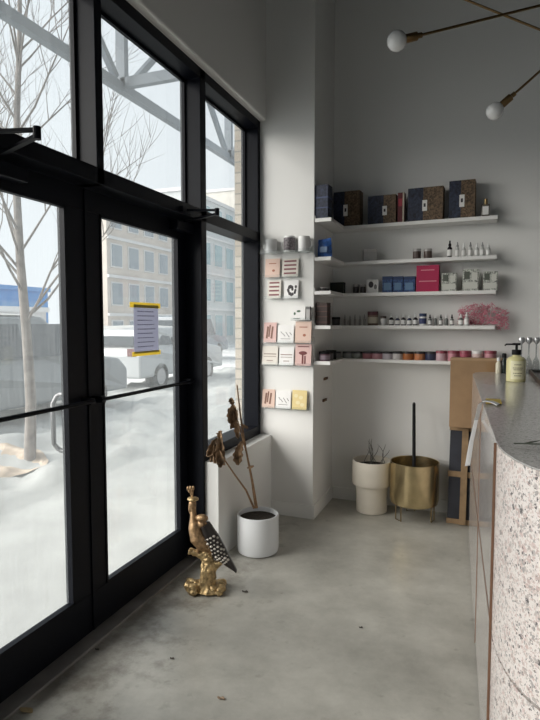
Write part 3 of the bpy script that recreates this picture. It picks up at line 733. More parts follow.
def shrink(pth, d):
    n = len(pth); out = []
    for i in range(n):
        a = Vector(pth[max(0,i-1)]); c_ = Vector(pth[min(n-1,i+1)]); dd = (c_-a).normalized(); nn = Vector((-dd.y, dd.x)); out.append(tuple(Vector(pth[i])+nn*d))
    return out
alls = pathA+pathB+dense(pathC)
core = shrink(alls, 0.006)
g = MB(); g.prism(loc2(core+[(INX,far)]), 0.0, CT-0.0045); g.build('counter_core', cmat('grey_joint', (0.30,0.28,0.27), 0.6), t)
# copper strips: the vertical one beside the rounded end and the slim ones along the joints
MB().bar(Vector((xs(1.66)-0.004,1.66,0))-O_, Vector((xs(1.66)-0.004,1.66,CT-0.002))-O_, 0.005, 0.007, up=(1,0,0)).build('copper_strip', M['copper'], t)
MB().bar(Vector((xs(2.616)-0.001,2.616,0))-O_, Vector((xs(2.616)-0.001,2.616,CT-0.01))-O_, 0.003, 0.003, up=(1,0,0)).build('copper_strip', M['copper'], t)
g = MB()
g.bar(Vector((xs(3.85)-0.0005,3.85,ZS))-O_, Vector((xs(1.665)-0.0005,1.665,ZS))-O_, 0.003, 0.003); g.build('joint_strip', M['copper'], t)

# hand-wash bottle
p = onz(516, 382, CT)
t = thing('soap_bottle', 'pale yellow pump bottle with printed label on the far counter top', 'bottle', p, 0.15)
h = (onw(516, 357, 0).z if False else 0.0)
dpt = (p-CAM).dot(_F); sc = dpt/FPX
bw = 18.5*sc; bh = 25*sc
t.location = p + Vector((0, bw*0.35, 0))
body = cmat('yellow_liquid', (0.74,0.69,0.36), 0.15, coat=0.4)
MB().lathe([(bw*0.46,0),(bw*0.5,0.004),(bw*0.5,bh*0.86),(bw*0.40,bh*0.97),(bw*0.20,bh*1.03),(bw*0.20,bh*1.08)], 32).build('bottle_body', body, t, smooth=True)
lb = MB(); n_ = 12; ang0 = math.radians(-132)
for k in range(n_):
    a0 = ang0+math.radians(84)*k/n_; a1 = ang0+math.radians(84)*(k+1)/n_; R_ = bw*0.505
    v = [lb.bm.verts.new((R_*math.cos(q), R_*math.sin(q), zz)) for (q, zz) in ((a0,bh*0.12),(a1,bh*0.12),(a1,bh*0.84),(a0,bh*0.84))]
    lb.bm.faces.new(v)
lo = lb.build('paper_label', cmat('pale_yellow_label', (0.88,0.84,0.58), 0.6), t, smooth=True)
lt = MB()
for zz, ww in ((0.68,0.5),(0.55,0.7),(0.48,0.6),(0.34,0.66),(0.24,0.5)):
    for k in range(6):
        a0 = ang0+math.radians(84)*(0.5-ww/2+ww*k/6); a1 = ang0+math.radians(84)*(0.5-ww/2+ww*(k+0.8)/6); R_ = bw*0.508
        v = [lt.bm.verts.new((R_*math.cos(q), R_*math.sin(q), z_)) for (q, z_) in ((a0,bh*zz),(a1,bh*zz),(a1,bh*(zz+0.035)),(a0,bh*(zz+0.035)))]
        lt.bm.faces.new(v)
lt.build('printed_lines', cmat('olive_ink', (0.30,0.26,0.12)), lo)
pu = MB()
pu.cyl((0,0,bh*1.08), bw*0.24, bh*0.20, 20); pu.cyl((0,0,bh*1.28), bw*0.07, bh*0.22, 12)
pu.box((-bw*0.20,-bw*0.12,bh*1.46), (bw*0.18,bw*0.12,bh*1.55), bev=0.002); pu.tube([(-bw*0.1,0,bh*1.50),(-bw*0.55,-bw*0.1,bh*1.50),(-bw*0.62,-bw*0.12,bh*1.45)], bw*0.045, 8)
pu.build('pump_head', M['black'], t, smooth=True, angle=30)
# bottles behind it
def mini(label, px, w_, hpx, m, capm, base_y=374):
    p = onz(px, base_y, CT); s_ = (p-CAM).dot(_F)/FPX; r_ = w_*s_/2; h_ = hpx*s_
    t = thing('counter_bottle', label, 'bottle', p+Vector((0,r_,0)))
    MB().lathe([(r_*0.92,0),(r_,0.003),(r_,h_*0.62),(r_*0.5,h_*0.74),(r_*0.5,h_*0.78)], 20).build('bottle_body', m, t, smooth=True)
    MB().lathe([(r_*0.66,h_*0.78),(r_*0.66,h_*0.97),(r_*0.5,h_)], 16).build('bottle_cap', capm, t, smooth=True)
    return t
mini('small cream bottle left of the yellow pump bottle', 498.5, 5.5, 16, cmat('cream_plastic',(0.70,0.66,0.52),0.4), whitecap, 373.5)
mini('small dark bottle between the cream bottle and the pump bottle', 504, 6.5, 20, cmat('dark_green_glass',(0.03,0.045,0.04),0.12), M['black'], 373.5)
for k, px in enumerate((521, 528.5, 536)):
    p = onz(px, 374.5, CT); s_ = (p-CAM).dot(_F)/FPX
    t = thing('stemmed_glass', 'upturned clear stemmed glass behind the pump bottle, %s of three' % ('left','middle','right')[k], 'glass', p+Vector((0.0,0.03,0)), 0, 'clear glasses on the counter')
    MB().lathe([(4.0*s_,0),(3.9*s_,0.02),(3.0*s_,13*s_),(1.0*s_,17*s_),(0.6*s_,20*s_)], 20, cap0=False).build('glass_bowl', glass_mat('thin_glass_%d'%k,(0.80,0.82,0.82),0.10,False), t, smooth=True)
    MB().lathe([(0.6*s_,20*s_),(0.7*s_,30*s_)], 12).build('glass_stem', glass_mat('stem_glass_%d'%k,(0.75,0.77,0.78),0.2,False), t, smooth=True)
    MB().lathe([(0.7*s_,30*s_),(3.2*s_,33*s_),(3.3*s_,35*s_),(2.4*s_,37*s_)], 20).build('glass_foot', cmat('silver_glass',(0.6,0.61,0.62),0.15,metal=0.5), t, smooth=True)
# dark tray
a = onz(529, 373, CT); c = onz(541, 388, CT)
t = thing('serving_tray', 'dark brown tray at the right edge of the counter top', 'tray', (2.02,3.0,CT))
pts = [onz(530,373.5,CT), onz(541,386,CT)]
tr = [(pts[0].x, pts[0].y), (pts[1].x, pts[1].y), (pts[1].x+0.22, pts[1].y+0.05), (pts[0].x+0.26, pts[0].y)]
tl = t.location
q = [(min(p_[0],2.27)-tl.x, p_[1]-tl.y) for p_ in tr]
MB().prism(q, 0.001, 0.010).build('tray_base', cmat('dark_brown_wood',(0.035,0.022,0.015),0.4), t)
g = MB()
for i in range(4): g.bar((*q[i],0.014), (*q[(i+1)%4],0.014), 0.010, 0.026)
g.build('tray_rim', cmat('dark_walnut',(0.05,0.03,0.02),0.4), t)

# white ribbon with a yellow tag over the counter edge
e = onz(483, 404, CT)
ye = e.y; xe = xs(ye)
def rib(px, py, X): p_ = onx(px, py, X); return p_
rp = [Vector((xe+0.055,ye-0.03,CT+0.004)), Vector((xe+0.03,ye-0.01,CT+0.012)), Vector((xe+0.0,ye,CT+0.012)), Vector((xe-0.014,ye+0.01,CT-0.004))]
end = onx(467, 466, xs(ye)-0.05)
mid1 = onx(476, 420, xs(ye)-0.028); mid2 = onx(471, 442, xs(ye)-0.042)
rp += [mid1, mid2, end]
t = thing('white_ribbon', 'white ribbon with yellow tag hanging over the left counter edge', 'ribbon', e)
g = MB(); wv = Vector((0.0, 0.055, 0.0)) 
prev = None
for i, p_ in enumerate(rp):
    p_ = p_-e; wv_ = Vector((0.014,0.010,0.0)) if i > 2 else Vector((0.012,0.04,0.0))
    cur = [g.bm.verts.new(p_-wv_*0.5), g.bm.verts.new(p_+wv_*0.5), g.bm.verts.new(p_+wv_*0.5+Vector((0.003,0,0.002))), g.bm.verts.new(p_-wv_*0.5+Vector((0.003,0,0.002)))]
    if prev:
        for k in range(4): g.bm.faces.new((prev[k], prev[(k+1)%4], cur[(k+1)%4], cur[k]))
    else: g.bm.faces.new(cur)
    prev = cur
g.bm.faces.new(prev[::-1])
g.build('ribbon_strip', cmat('white_satin', (0.80,0.80,0.80), 0.4), t, smooth=True)
yt_ = onz(487, 402, CT)-e
MB().box((yt_.x-0.005,yt_.y-0.07,0.003), (yt_.x+0.055,yt_.y+0.05,0.009), bev=0.002).build('yellow_tag', cmat('mustard_tag', (0.62,0.46,0.08), 0.5), t)

# dark sprig on the counter top
p = onz(528, 447, CT)
t = thing('leaf_sprig', 'dark green leaf sprig lying on the counter top near its rounded end', 'sprig', p)
g = MB(); lf = MB()
g.tube([(-0.035,0.005,0.006),(0.02,0.0,0.010),(0.12,-0.005,0.012)], 0.0018, 6); g.build('sprig_stem', cmat('dark_stem',(0.05,0.06,0.04)), t)
for k in range(9):
    bx_ = -0.03+0.016*k; an = 0.5 if k%2 else -0.5; L = 0.055
    d_ = Vector((math.cos(an), math.sin(an), 0.15)); n_v = Vector((-math.sin(an), math.cos(an), 0))
    b0 = Vector((bx_,0,0.008)); tip = b0+d_*L
    v = [lf.bm.verts.new(b0), lf.bm.verts.new(b0+d_*L*0.45+n_v*0.006), lf.bm.verts.new(tip), lf.bm.verts.new(b0+d_*L*0.45-n_v*0.006)]
    lf.bm.faces.new(v)
lo_ = lf.build('leaves', cmat('dark_green_leaf', (0.035,0.05,0.03), 0.5), t)
sm = lo_.modifiers.new('solid', 'SOLIDIFY'); sm.thickness = 0.001

# ================================================================== CARDBOARD AND FRAMED BOARD
# dark board in a pine frame, leaning against the back wall
x0_, x1_ = 1.345, 1.76
def lean(name, label, cat, X, Yb_, Yt, h, rz=TH):
    t = thing(name, label, cat, (X, Yb_, 0), rz); t.rotation_euler.x = -math.atan2(Yt-Yb_, h); return t
t = lean('framed_board', 'dark board in a pine frame leaning below the cardboard, left of the counter', 'board', (x0_+x1_)/2, 4.165, 4.275, 0.70)
W_ = (x1_-x0_)/2
MB().box((-W_+0.01,0.0,0.03), (W_-0.01,0.012,0.70)).build('board_panel', M['board'], t)
for (u0,u1,v0,v1) in ((-W_+0.005,W_,0.0,0.035),(-W_+0.005,W_,0.67,0.70)): MB().box((u0,-0.012,v0), (u1,0.012,v1)).build('frame_rail', M['wood'], t)
MB().box((-W_+0.005,-0.014,0.335), (W_,0.0,0.375)).build('cross_rail', M['wood'], t)
ux = onw(463.5, 480, 4.26).x - (x0_+x1_)/2
MB().box((ux-0.022,-0.026,-0.0), (ux+0.022,-0.012,0.70)).build('upright', M['wood'], t)
pc = onw(449, 425, 4.19); pt = onw(450, 358, 4.23)
zb_, zt_ = pc.z-0.01, pt.z+0.0
t = thing('cardboard_box', 'tall plain brown cardboard box standing on the framed board left of the counter', 'box', ((pc.x+1.80)/2, 4.20, zb_), TH)
zb_ = 0.705; t.location.z = zb_
ww = (1.80-pc.x)/2
hb = pt.z-zb_
MB().box((-ww,-0.045,0), (ww,0.045,hb), bev=0.003).build('box_body', M['cardboard'], t)
MB().box((-ww,-0.0465,hb*0.97), (ww,0.046,hb+0.002)).build('top_flap', cmat('cardboard_edge',(0.42,0.28,0.16),0.85), t)
MB().box((0.02,-0.0465,0), (0.07,-0.045,hb*0.97)).build('tape_strip', cmat('brown_tape',(0.33,0.20,0.10),0.35), t)

# ================================================================== PLANTERS
# white pot with dried stalks
PC = onz(258, 545, 0); PC = Vector((0.258, 3.22, 0))
def prj(P):
    d_ = Vector(P)-CAM; z_ = d_.dot(_F); return 270+FPX*d_.dot(_R)/z_, 360-FPX*d_.dot(_U)/z_
t = thing('white_pot', 'white round pot of soil standing by the knee wall below the side window', 'pot', PC)
r_ = 0.132; H_ = 0.245
MB().lathe([(r_*0.86,0),(r_*0.96,0.008),(r_,0.03),(r_,H_-0.004),(r_-0.004,H_),(r_-0.012,H_-0.003),(r_-0.014,H_-0.035)], 56, cap1=False).build('pot_wall', M['ceramic'], t, smooth=True)
g = MB(); g.lathe([(r_-0.013,H_-0.05),(r_-0.014,H_-0.028)], 40); so = g.build('soil', M['soil'], t)
t = thing('dried_plant', 'dried stalks with curled brown leaves rising from the white pot', 'plant', PC+Vector((0,0,H_-0.03)))
base = PC+Vector((0,0,H_-0.03))
def dpl(px, py, dd=0.0):
    """point near the pot's plane"""
    r = ray(px, py); k = ((PC-CAM).dot(_F)+dd); return CAM + r*k - base
def stalk(pts, rads):
    P3 = [dpl(*p_) for p_ in pts]
    MB().tube(P3, rads, 7).build('stalk', M['dry_stem'], t, smooth=True)
stalk([(256,508,0),(252,480,0),(246,450,0),(241,420,0),(237,385,0.0)], [0.009,0.008,0.006,0.006,0.004])
stalk([(254,508,-0.02),(246,490,-0.12),(235,475,-0.24),(224,459,-0.34),(219,445,-0.40)], [0.007,0.006,0.005,0.004,0.003])
stalk([(257,508,-0.03),(253,484,-0.04),(247,455,-0.03),(240,428,-0.02),(233,405,0.0)], [0.007,0.006,0.005,0.004,0.003])
def leaf(px, py, dd, L, W2, ang, seed, curl=1.1):
    o_ = dpl(px, py, dd); rr = random.Random(seed)
    ax = _R*math.cos(ang)+Vector((0,0,1))*math.sin(ang); sd = ax.cross(_F).normalized(); nm = ax.cross(sd)
    tw = rr.uniform(-0.8,0.8)
    def fn(u, v):
        s_ = u; wv2 = W2*math.sin(PI*min(1,s_*0.92+0.06))**0.7*(1+0.18*math.sin(s_*23+seed)); q = (v-0.5)*2
        th = q*curl*(0.6+0.6*s_)
        c_, sn = math.cos(tw*s_), math.sin(tw*s_)
        a_ = sd*c_+nm*sn; b_ = nm*c_-sd*sn
        return o_ + ax*(L*s_) + a_*(wv2*math.sin(th)/max(curl,0.1)) + b_*(wv2*(1-math.cos(th))*0.9 + 0.010*noise.noise(Vector((u*6,v*4,seed)))+0.03*math.sin(s_*2.5)*rr.random()*0)
    ob = MB().grid(fn, 14, 8).build('dried_leaf', M['dry_leaf'], t, smooth=True, angle=80)
    m2 = ob.modifiers.new('solid', 'SOLIDIFY'); m2.thickness = 0.0015
# lower left bunch
for (px, py, dd, L, W2, an, sd_, cu) in ((221,438,-0.40,0.150,0.050,-1.85,1,1.5),(219,438,-0.39,0.160,0.042,-1.35,2,1.4),(217,438,-0.41,0.12,0.036,-2.1,3,1.6),(219,450,-0.42,0.10,0.036,-1.55,4,1.7),(220,440,-0.40,0.055,0.026,1.4,31,1.4),(215,448,-0.40,0.085,0.024,-1.9,32,1.5)): leaf(px,py,dd,L,W2,an,sd_,cu)
# upper bunch
for (px, py, dd, L, W2, an, sd_, cu) in ((233,404,0,0.155,0.050,-1.5,5,1.6),(229,408,0.0,0.11,0.038,-1.25,6,1.5),(237,410,0.01,0.13,0.032,-1.9,7,1.6),(233,405,0.01,0.05,0.026,1.8,8,1.2),(236,420,-0.01,0.12,0.026,-1.45,33,1.5),(240,424,0.0,0.06,0.014,-0.5,9,1.2)): leaf(px,py,dd,L,W2,an,sd_,cu)
# single middle leaf
leaf(239,444,-0.04,0.135,0.046,-1.62,10,1.5); leaf(242,441,-0.04,0.11,0.030,-1.85,11,1.4)
leaf(247,468,-0.04,0.045,0.012,0.3,12,1.0)

# cream two tier planter
TC = Vector((0.794, 4.238, 0))
t = thing('tiered_planter', 'cream two-tier ceramic planter on the floor left of the brass one', 'planter', TC)
MB().lathe([(0.108,0),(0.117,0.006),(0.121,0.20),(0.123,0.215)], 48).build('lower_tier', M['cream'], t, smooth=True)
MB().lathe([(0.118,0.205),(0.146,0.215),(0.149,0.23),(0.150,0.395),(0.147,0.40),(0.138,0.398),(0.136,0.345)], 48, cap0=False, cap1=False).build('upper_tier', M['cream'], t, smooth=True)
MB().lathe([(0.136,0.33),(0.1365,0.352)], 40).build('soil', M['soil'], t)
t2 = thing('dried_grass', 'sparse wiry dark grass blades growing in the cream planter', 'grass', TC+Vector((0,0,0.352)))
rr = random.Random(5)
for k in range(11):
    a_ = rr.uniform(0,2*PI); q = 0.09*rr.random(); b0 = Vector((q*math.cos(a_), q*math.sin(a_)*0.7, 0)); h_ = rr.uniform(0.10,0.22); lx = rr.uniform(-0.05,0.05); ph = rr.uniform(0,6)
    if k > 8: b0.x = 0.09; h_ = 0.17
    pts = [b0+Vector((lx*(s_/6)**2+0.012*math.sin(ph+s_*0.9), 0.01*math.sin(s_+ph), h_*s_/6)) for s_ in range(7)]
    MB().tube(pts, [0.0026]*5+[0.002,0.001], 5).build('grass_blade', M['twig'], t2)

# brass footed planter and black stick
BC = Vector((1.118, 4.188, 0))
t = thing('brass_planter', 'round brushed brass planter on short metal legs by the back wall', 'planter', BC)
r_ = 0.177; z0_, z1_ = 0.105, 0.43
MB().lathe([(0.03,z0_),(r_*0.80,z0_+0.003),(r_*0.95,z0_+0.018),(r_,z0_+0.05),(r_,z1_-0.003),(r_-0.003,z1_),(r_-0.006,z1_-0.003),(r_-0.008,z1_-0.09)], 64, cap1=False).build('bowl', M['brass'], t, smooth=True)
MB().lathe([(r_-0.01,z1_-0.13),(r_-0.0085,z1_-0.10)], 40).build('soil', M['soil'], t)
for k in range(3):
    a_ = -2.35+k*2*PI/3
    cx_, sx_ = math.cos(a_), math.sin(a_)
    g = MB(); tx_, ty_ = -sx_*0.03, cx_*0.03; q = r_*0.80
    g.tube([(cx_*q-tx_,sx_*q-ty_,z0_+0.02),(cx_*q-tx_,sx_*q-ty_,0.005),(cx_*q+tx_,sx_*q+ty_,0.005),(cx_*q+tx_,sx_*q+ty_,z0_+0.02)], 0.005, 8)
    g.build('leg', cmat('dark_brass',(0.25,0.19,0.10),0.4,metal=0.8), t)
sb = BC+Vector((0,0.0,z1_-0.10))
ra = ray(414, 404); kk = (BC-CAM).dot(_F); top = CAM+ra*kk
t = thing('black_stick', 'straight black stick standing upright in the brass planter', 'stick', sb+Vector((0.0,-0.03,0)))
rel = top-t.location
MB().tube([(0,0,0),(rel.x,rel.y+0.0,rel.z)], [0.0135,0.0115], 14).build('stick_shaft', M['black'], t, smooth=True)
MB().tube([(rel.x,rel.y,rel.z),(rel.x*1.01,rel.y*1.01,rel.z+0.012)], [0.0125,0.006], 14).build('stick_tip', cmat('dull_black_tip',(0.03,0.03,0.03),0.7), t, smooth=True)

# ================================================================== PEACOCK STATUE
PB = Vector((0.200, 2.640, 0))
t = thing('peacock_statue', 'antique gold peacock statue perched on a stump on the floor by the doors', 'statue', PB)
kk = (PB-CAM).dot(_F)
def pp_(px, py, dd=0.0):
    return CAM + ray(px, py)*(kk+dd) - PB
def remesh(o_, vs=0.005, sm=2):
    m_1 = o_.modifiers.new('remesh', 'REMESH'); m_1.mode = 'VOXEL'; m_1.voxel_size = vs; m_1.use_smooth_shade = True
    if sm:
        m_2 = o_.modifiers.new('smooth', 'SMOOTH'); m_2.iterations = sm; m_2.factor = 0.5
    return o_
g = MB(); P_ = pp_
# stump, root mound and broken branches
g.tube([P_(207,592),P_(209,580),P_(210,568),P_(208,556),P_(206,548)], [0.050,0.040,0.033,0.030,0.020], 12)
rr = random.Random(11)
for k in range(38):
    px = rr.uniform(187,222); py = 595 - rr.random()*10*(1 if px < 205 else 0.6); dd = rr.uniform(-0.07,0.07)
    c_ = P_(px, py, dd); rad = rr.uniform(0.014,0.026); c_.z = max(c_.z, rad*0.75)
    g.ball(c_, rad, 10, (1.2,1.2,0.85))
g.ball((0,0,0.012), 0.10, 20, (1.0,0.85,0.13))
g.tube([P_(207,560),P_(200,554),P_(192,551.5),P_(189,551)], [0.026,0.020,0.019,0.018], 10)
g.tube([P_(211,570),P_(217,564),P_(224,560.5),P_(226,560)], [0.026,0.019,0.018,0.016], 10)
for k in range(9):
    a_ = k*0.7; g.tube([P_(205+5*math.sin(a_),590,0.03*math.cos(a_)-0.02), P_(206+4*math.sin(a_+0.5),572,0.02*math.cos(a_)-0.02), P_(207+4*math.sin(a_+0.8),560,-0.01)], [0.014,0.009,0.006], 6)
g.ball(P_(209,571,-0.03), 0.014, 10)
o = g.build('tree_stump', M['gold'], t, smooth=True); remesh(o, 0.0045, 1)
tx = D.textures.new('bark_relief', 'CLOUDS'); tx.noise_scale = 0.02
dm = o.modifiers.new('relief', 'DISPLACE'); dm.texture = tx; dm.strength = 0.014; dm.mid_level = 0.5
# bird: one continuous body, neck, head and legs
g = MB()
g.tube([P_(193,501),P_(193,506),P_(193.5,511),P_(193.5,518),P_(194.5,527),P_(198,537),P_(204,543),P_(211,548),P_(217,556)], [0.014,0.018,0.014,0.020,0.034,0.047,0.048,0.036,0.016], 14)
g.ball(P_(195.5,528), 0.037, 14, (1,1,1.3)); g.ball(P_(202,524,-0.01), 0.024, 12, (1.3,1,1))
g.ball(P_(192.5,504), 0.021, 14, (1.0,1.0,1.1))
g.tube([P_(191,505),P_(189.8,510),P_(190,514)], [0.014,0.009,0.003], 8)
for q in (-0.018, 0.016): g.tube([P_(200,543,q),P_(197.5,549,q),P_(198,554,q)], [0.011,0.006,0.007], 8)
g.ball(P_(202,518,-0.03), 0.026, 12, (1.4,1,0.8))
o = g.build('bird_body', M['gold_dark'], t, smooth=True); remesh(o, 0.004, 2)
MB().ball(P_(193,499), 0.024, 18, (1.35,1.2,0.5)).build('crown_ring', M['gold'], t, smooth=True)
g = MB()
for k in range(5):
    a_ = (k-2)*0.13-0.08; b0 = P_(192.5,497)
    tip = b0+_R*(0.055*math.sin(a_)-0.006)+Vector((0,0,0.050*math.cos(a_)))
    g.tube([b0, b0.lerp(tip,0.6), tip], [0.005,0.004,0.003], 6); g.ball(tip+Vector((0,0,-0.012*(k%2))), 0.0085, 10, (0.9,0.6,1.5))
g.build('crest', M['gold_dark'], t, smooth=True)
# mosaic wing: dark feathers set with pale scales
dk = cmat('dark_bronze_feather', (0.035,0.030,0.028), 0.4, metal=0.3)
def wing_pt(u, v, off=0.0):
    # u along the wing from shoulder to tail, v across
    c0 = [P_(205,524), P_(211.5,539), P_(219,552), P_(228,562), P_(236.5,571)]
    s_ = u*4; i = min(3, int(s_)); f_ = s_-i
    c_ = c0[i].lerp(c0[i+1], f_)
    wd_ = [0.026,0.043,0.042,0.022,0.004]; w_ = wd_[i]*(1-f_)+wd_[i+1]*f_
    ax = (c0[i+1]-c0[i]).normalized(); sd = ax.cross(_F).normalized()
    q = (v-0.5)*2
    return c_ + sd*(w_*q) - _F*(0.040*(1-q*q)*(1-0.6*u)+0.014+off)
g = MB(); nu, nv = 20, 10
fr = [[g.bm.verts.new(wing_pt(i/nu, j/nv)) for j in range(nv+1)] for i in range(nu+1)]
bk = [[g.bm.verts.new(wing_pt(i/nu, j/nv, 0)+_F*(0.028+0.06*(1-((j/nv-0.5)*2)**2)*(1-0.6*i/nu))) for j in range(nv+1)] for i in range(nu+1)]
for A_ in (fr, bk):
    for i in range(nu):
        for j in range(nv): g.bm.faces.new((A_[i][j], A_[i+1][j], A_[i+1][j+1], A_[i][j+1]))
for i in range(nu):
    g.bm.faces.new((fr[i][0], fr[i+1][0], bk[i+1][0], bk[i][0])); g.bm.faces.new((fr[i][nv], fr[i+1][nv], bk[i+1][nv], bk[i][nv]))
for j in range(nv):
    g.bm.faces.new((fr[0][j], fr[0][j+1], bk[0][j+1], bk[0][j])); g.bm.faces.new((fr[nu][j], fr[nu][j+1], bk[nu][j+1], bk[nu][j]))
wing = g.build('tail_feathers', dk, t, smooth=True, angle=60)
g = MB()
for i in range(9):
    for j in range(4):
        u = 0.20+0.062*i; v = 0.16+0.22*j+(0.11 if i%2 else 0)
        if v > 0.95: continue
        c_ = wing_pt(u, v, 0.002); g.ball(c_, 0.0045+0.0035*((i*7+j*5)%4)/3, 8, (1.1,1,0.8))
g.build('pale_scales', cmat('silver_scale', (0.62,0.58,0.52), 0.3, metal=0.3), wing, smooth=True)

# ================================================================== NOTICE ON THE RIGHT DOOR
def gp(px, py, X=-0.1255): return onx(px, py, X)
A_, B_, C_, D_ = gp(133.5,303.5), gp(158,306.5), gp(158,352), gp(135.5,353.5)
pc_ = (A_+B_+C_+D_)/4
t = thing('paper_notice', 'lavender paper notice taped with yellow tape to the right door glass', 'notice', pc_)
y0_, y1_ = A_.y-pc_.y, B_.y-pc_.y; zt_, zb2 = (A_.z+B_.z)/2-pc_.z, (C_.z+D_.z)/2-pc_.z
MB().box((-0.0008,y0_,zb2), (0.0006,y1_,zt_)).build('paper_sheet', backlit('lavender_paper', (0.58,0.59,0.68)), t)
yt2 = backlit('yellow_tape', (0.90,0.76,0.22))
MB().box((0.0006,y0_-0.035,zt_-0.016), (0.0018,y1_+0.02,zt_+0.012)).build('tape_strip', yt2, t)
MB().box((0.0006,y0_-0.02,zb2-0.014), (0.0018,y1_+0.018,zb2+0.010)).build('tape_strip', yt2, t)
g = MB(); rr = random.Random(2); H2 = zt_-zb2; W2_ = y1_-y0_
for k in range(9):
    z_ = zt_-0.035-k*(H2-0.07)/8; a0 = y0_+W2_*0.14
    while a0 < y1_-W2_*0.2-(0.02 if k%3==2 else 0):
        l_ = rr.uniform(0.008,0.022); g.box((0.0006,a0,z_-0.0022), (0.0012,min(a0+l_,y1_-W2_*0.12),z_+0.0022)); a0 += l_+0.006
g.build('printed_lines', cmat('blue_grey_ink', (0.13,0.13,0.24)), t)

# ================================================================== CHANDELIER
def pd(px, py, d_): return CAM+ray(px, py)*d_
G1, G2 = pd(397,41,2.6), pd(495,111,3.0)
HB = pd(643,-20,2.75); HB2 = pd(643,67,2.75); HB2 = Vector((HB.x, HB.y, HB2.z))
t = thing('chandelier', 'brass rod chandelier with unlit white globe bulbs hanging at upper right', 'chandelier', (HB.x,HB.y,CZ))
O3 = Vector((HB.x,HB.y,CZ))
MB().tube([(0,0,0),(0,0,HB2.z-CZ-0.06)], 0.009, 14).build('stem', M['old_brass'], t, smooth=True)
MB().lathe([(0.07,-0.025),(0.075,-0.02),(0.075,-0.001)], 32).build('canopy', M['old_brass'], t, smooth=True)
def arm(a, c, opp):
    """rod through the stem from globe a; opp = length on the far side"""
    d_ = (c-a).normalized(); far_ = c+d_*opp
    ar = MB().tube([a-O3+d_*0.10, far_-O3], 0.0062, 10); h_ = ar.build('arm', M['old_brass'], t, smooth=True)
    for (e_, dd) in ((a, d_), (far_, -d_)):
        q = dd.to_track_quat('Z','Y').to_matrix().to_4x4(); q.translation = e_-O3
        MB().lathe([(0.016,0.040),(0.0195,0.045),(0.0195,0.10),(0.012,0.104),(0.012,0.125),(0.0062,0.128)], 20, mtx=q).build('bulb_socket', M['old_brass'], h_, smooth=True)
        MB().ball(e_-O3, 0.0455, 28).build('globe_bulb', M['opal'], h_, smooth=True)
    MB().ball(c-O3, 0.020, 16).build('rod_joint', M['old_brass'], h_, smooth=True)
arm(G1, HB, 0.9)
arm(G2, Vector((HB.x,HB.y,HB.z+0.0)), 1.0)
arm(pd(392,-30,3.15), HB2, 0.9)

# ================================================================== SMALL FLOOR LITTER
def litter(label, px, py, s_, m, seed):
    p = onz(px, py, 0.0); rr = random.Random(seed); g = MB()
    def fn(u, v): 
        an = 2*PI*u; r_ = s_*v*(0.7+0.4*noise.noise(Vector((math.cos(an)*1.3,math.sin(an)*1.3,seed)))+0.3*abs(math.cos(an)))
        return Vector((r_*math.cos(an)*1.3, r_*math.sin(an)*0.8, 0.001+0.006*v*v*abs(math.sin(an*1.5))))
    g.grid(fn, 14, 3); bmesh.ops.remove_doubles(g.bm, verts=g.bm.verts[:], dist=0.0001)
    o_ = g.build('dry_leaf_scrap', m, None, smooth=True); o_.location = p
    s2 = o_.modifiers.new('s','SOLIDIFY'); s2.thickness = 0.001; s2.offset = 1
    tag(o_, label, 'leaf')
litter('pale dry leaf on the floor at the lower left corner by the threshold', 27, 711, 0.022, cmat('pale_leaf',(0.42,0.32,0.17)), 1)
litter('dark scrap on the floor close to the left door bottom', 97, 650, 0.007, M['ink'], 2)
litter('dark leaf scrap on the floor right of the peacock stump', 245, 592, 0.014, cmat('dark_leaf',(0.07,0.06,0.05)), 3)
litter('pale scrap on the floor in the lower middle', 221, 699, 0.012, cmat('tan_leaf',(0.33,0.24,0.16)), 4)
litter('small dark scrap on the floor between the door and the lower middle', 172, 659, 0.008, cmat('dark_leaf',(0.07,0.06,0.05)), 5)
litter('small brown scrap on the middle of the floor', 361, 628, 0.008, cmat('dark_leaf',(0.07,0.06,0.05)), 6)

# ================================================================== OUTSIDE
GZ = -0.15
snow = mat('trodden_snow', (0.39,0.40,0.39), 0.8, noise_amt=0.13, noise_scale=2.2, bump=0.6, bump_scale=5)
def gz(x, y):
    r = 0
    # a ploughed ridge of snow at the kerb
    r += 0.16*math.exp(-((x+3.6)/0.45)**2)*(0.7+0.6*noise.noise(Vector((x*1.2,y*0.9,0))))
    r += 0.05*noise.noise(Vector((x*0.5,y*0.5,3)))+0.02*noise.noise(Vector((x*2.5,y*2.5,1)))
    if x < -2.2: r += 0.13*min(1,(-2.2-x)/0.15)*(0.6+noise.noise(Vector((x*3.2,y*2.6,5))))
    return GZ + r*(1 if x < -0.6 else max(0, (-x-0.2)/0.4))
def gf(u, v):
    x = -0.16 - 6.4*u; y = -6+32*v; return Vector((x, y, gz(x, y)))
struct(MB().grid(gf, 60, 150).build('ground_snow', snow, smooth=True, angle=80))
struct(MB().box((-90,-60,GZ-0.25), (-6.5,110,GZ-0.02)).build('ground_street', mat('snowy_street', (0.62,0.63,0.63), 0.8, noise_amt=0.15, noise_scale=0.4)))
# mulch patch round the tree
g = MB()
def mf(u, v):
    an = 2*PI*u; x = -3.15+0.42*v*math.cos(an)*(1+0.2*math.sin(3*an)); y = 4.35+0.55*v*math.sin(an); return Vector((x, y, gz(x,y)+0.006))
g.grid(mf, 28, 8)
struct(g.build('ground_tree_pit', mat('sandy_slush', (0.46,0.38,0.30), 0.9, noise_amt=0.35, noise_scale=6)))

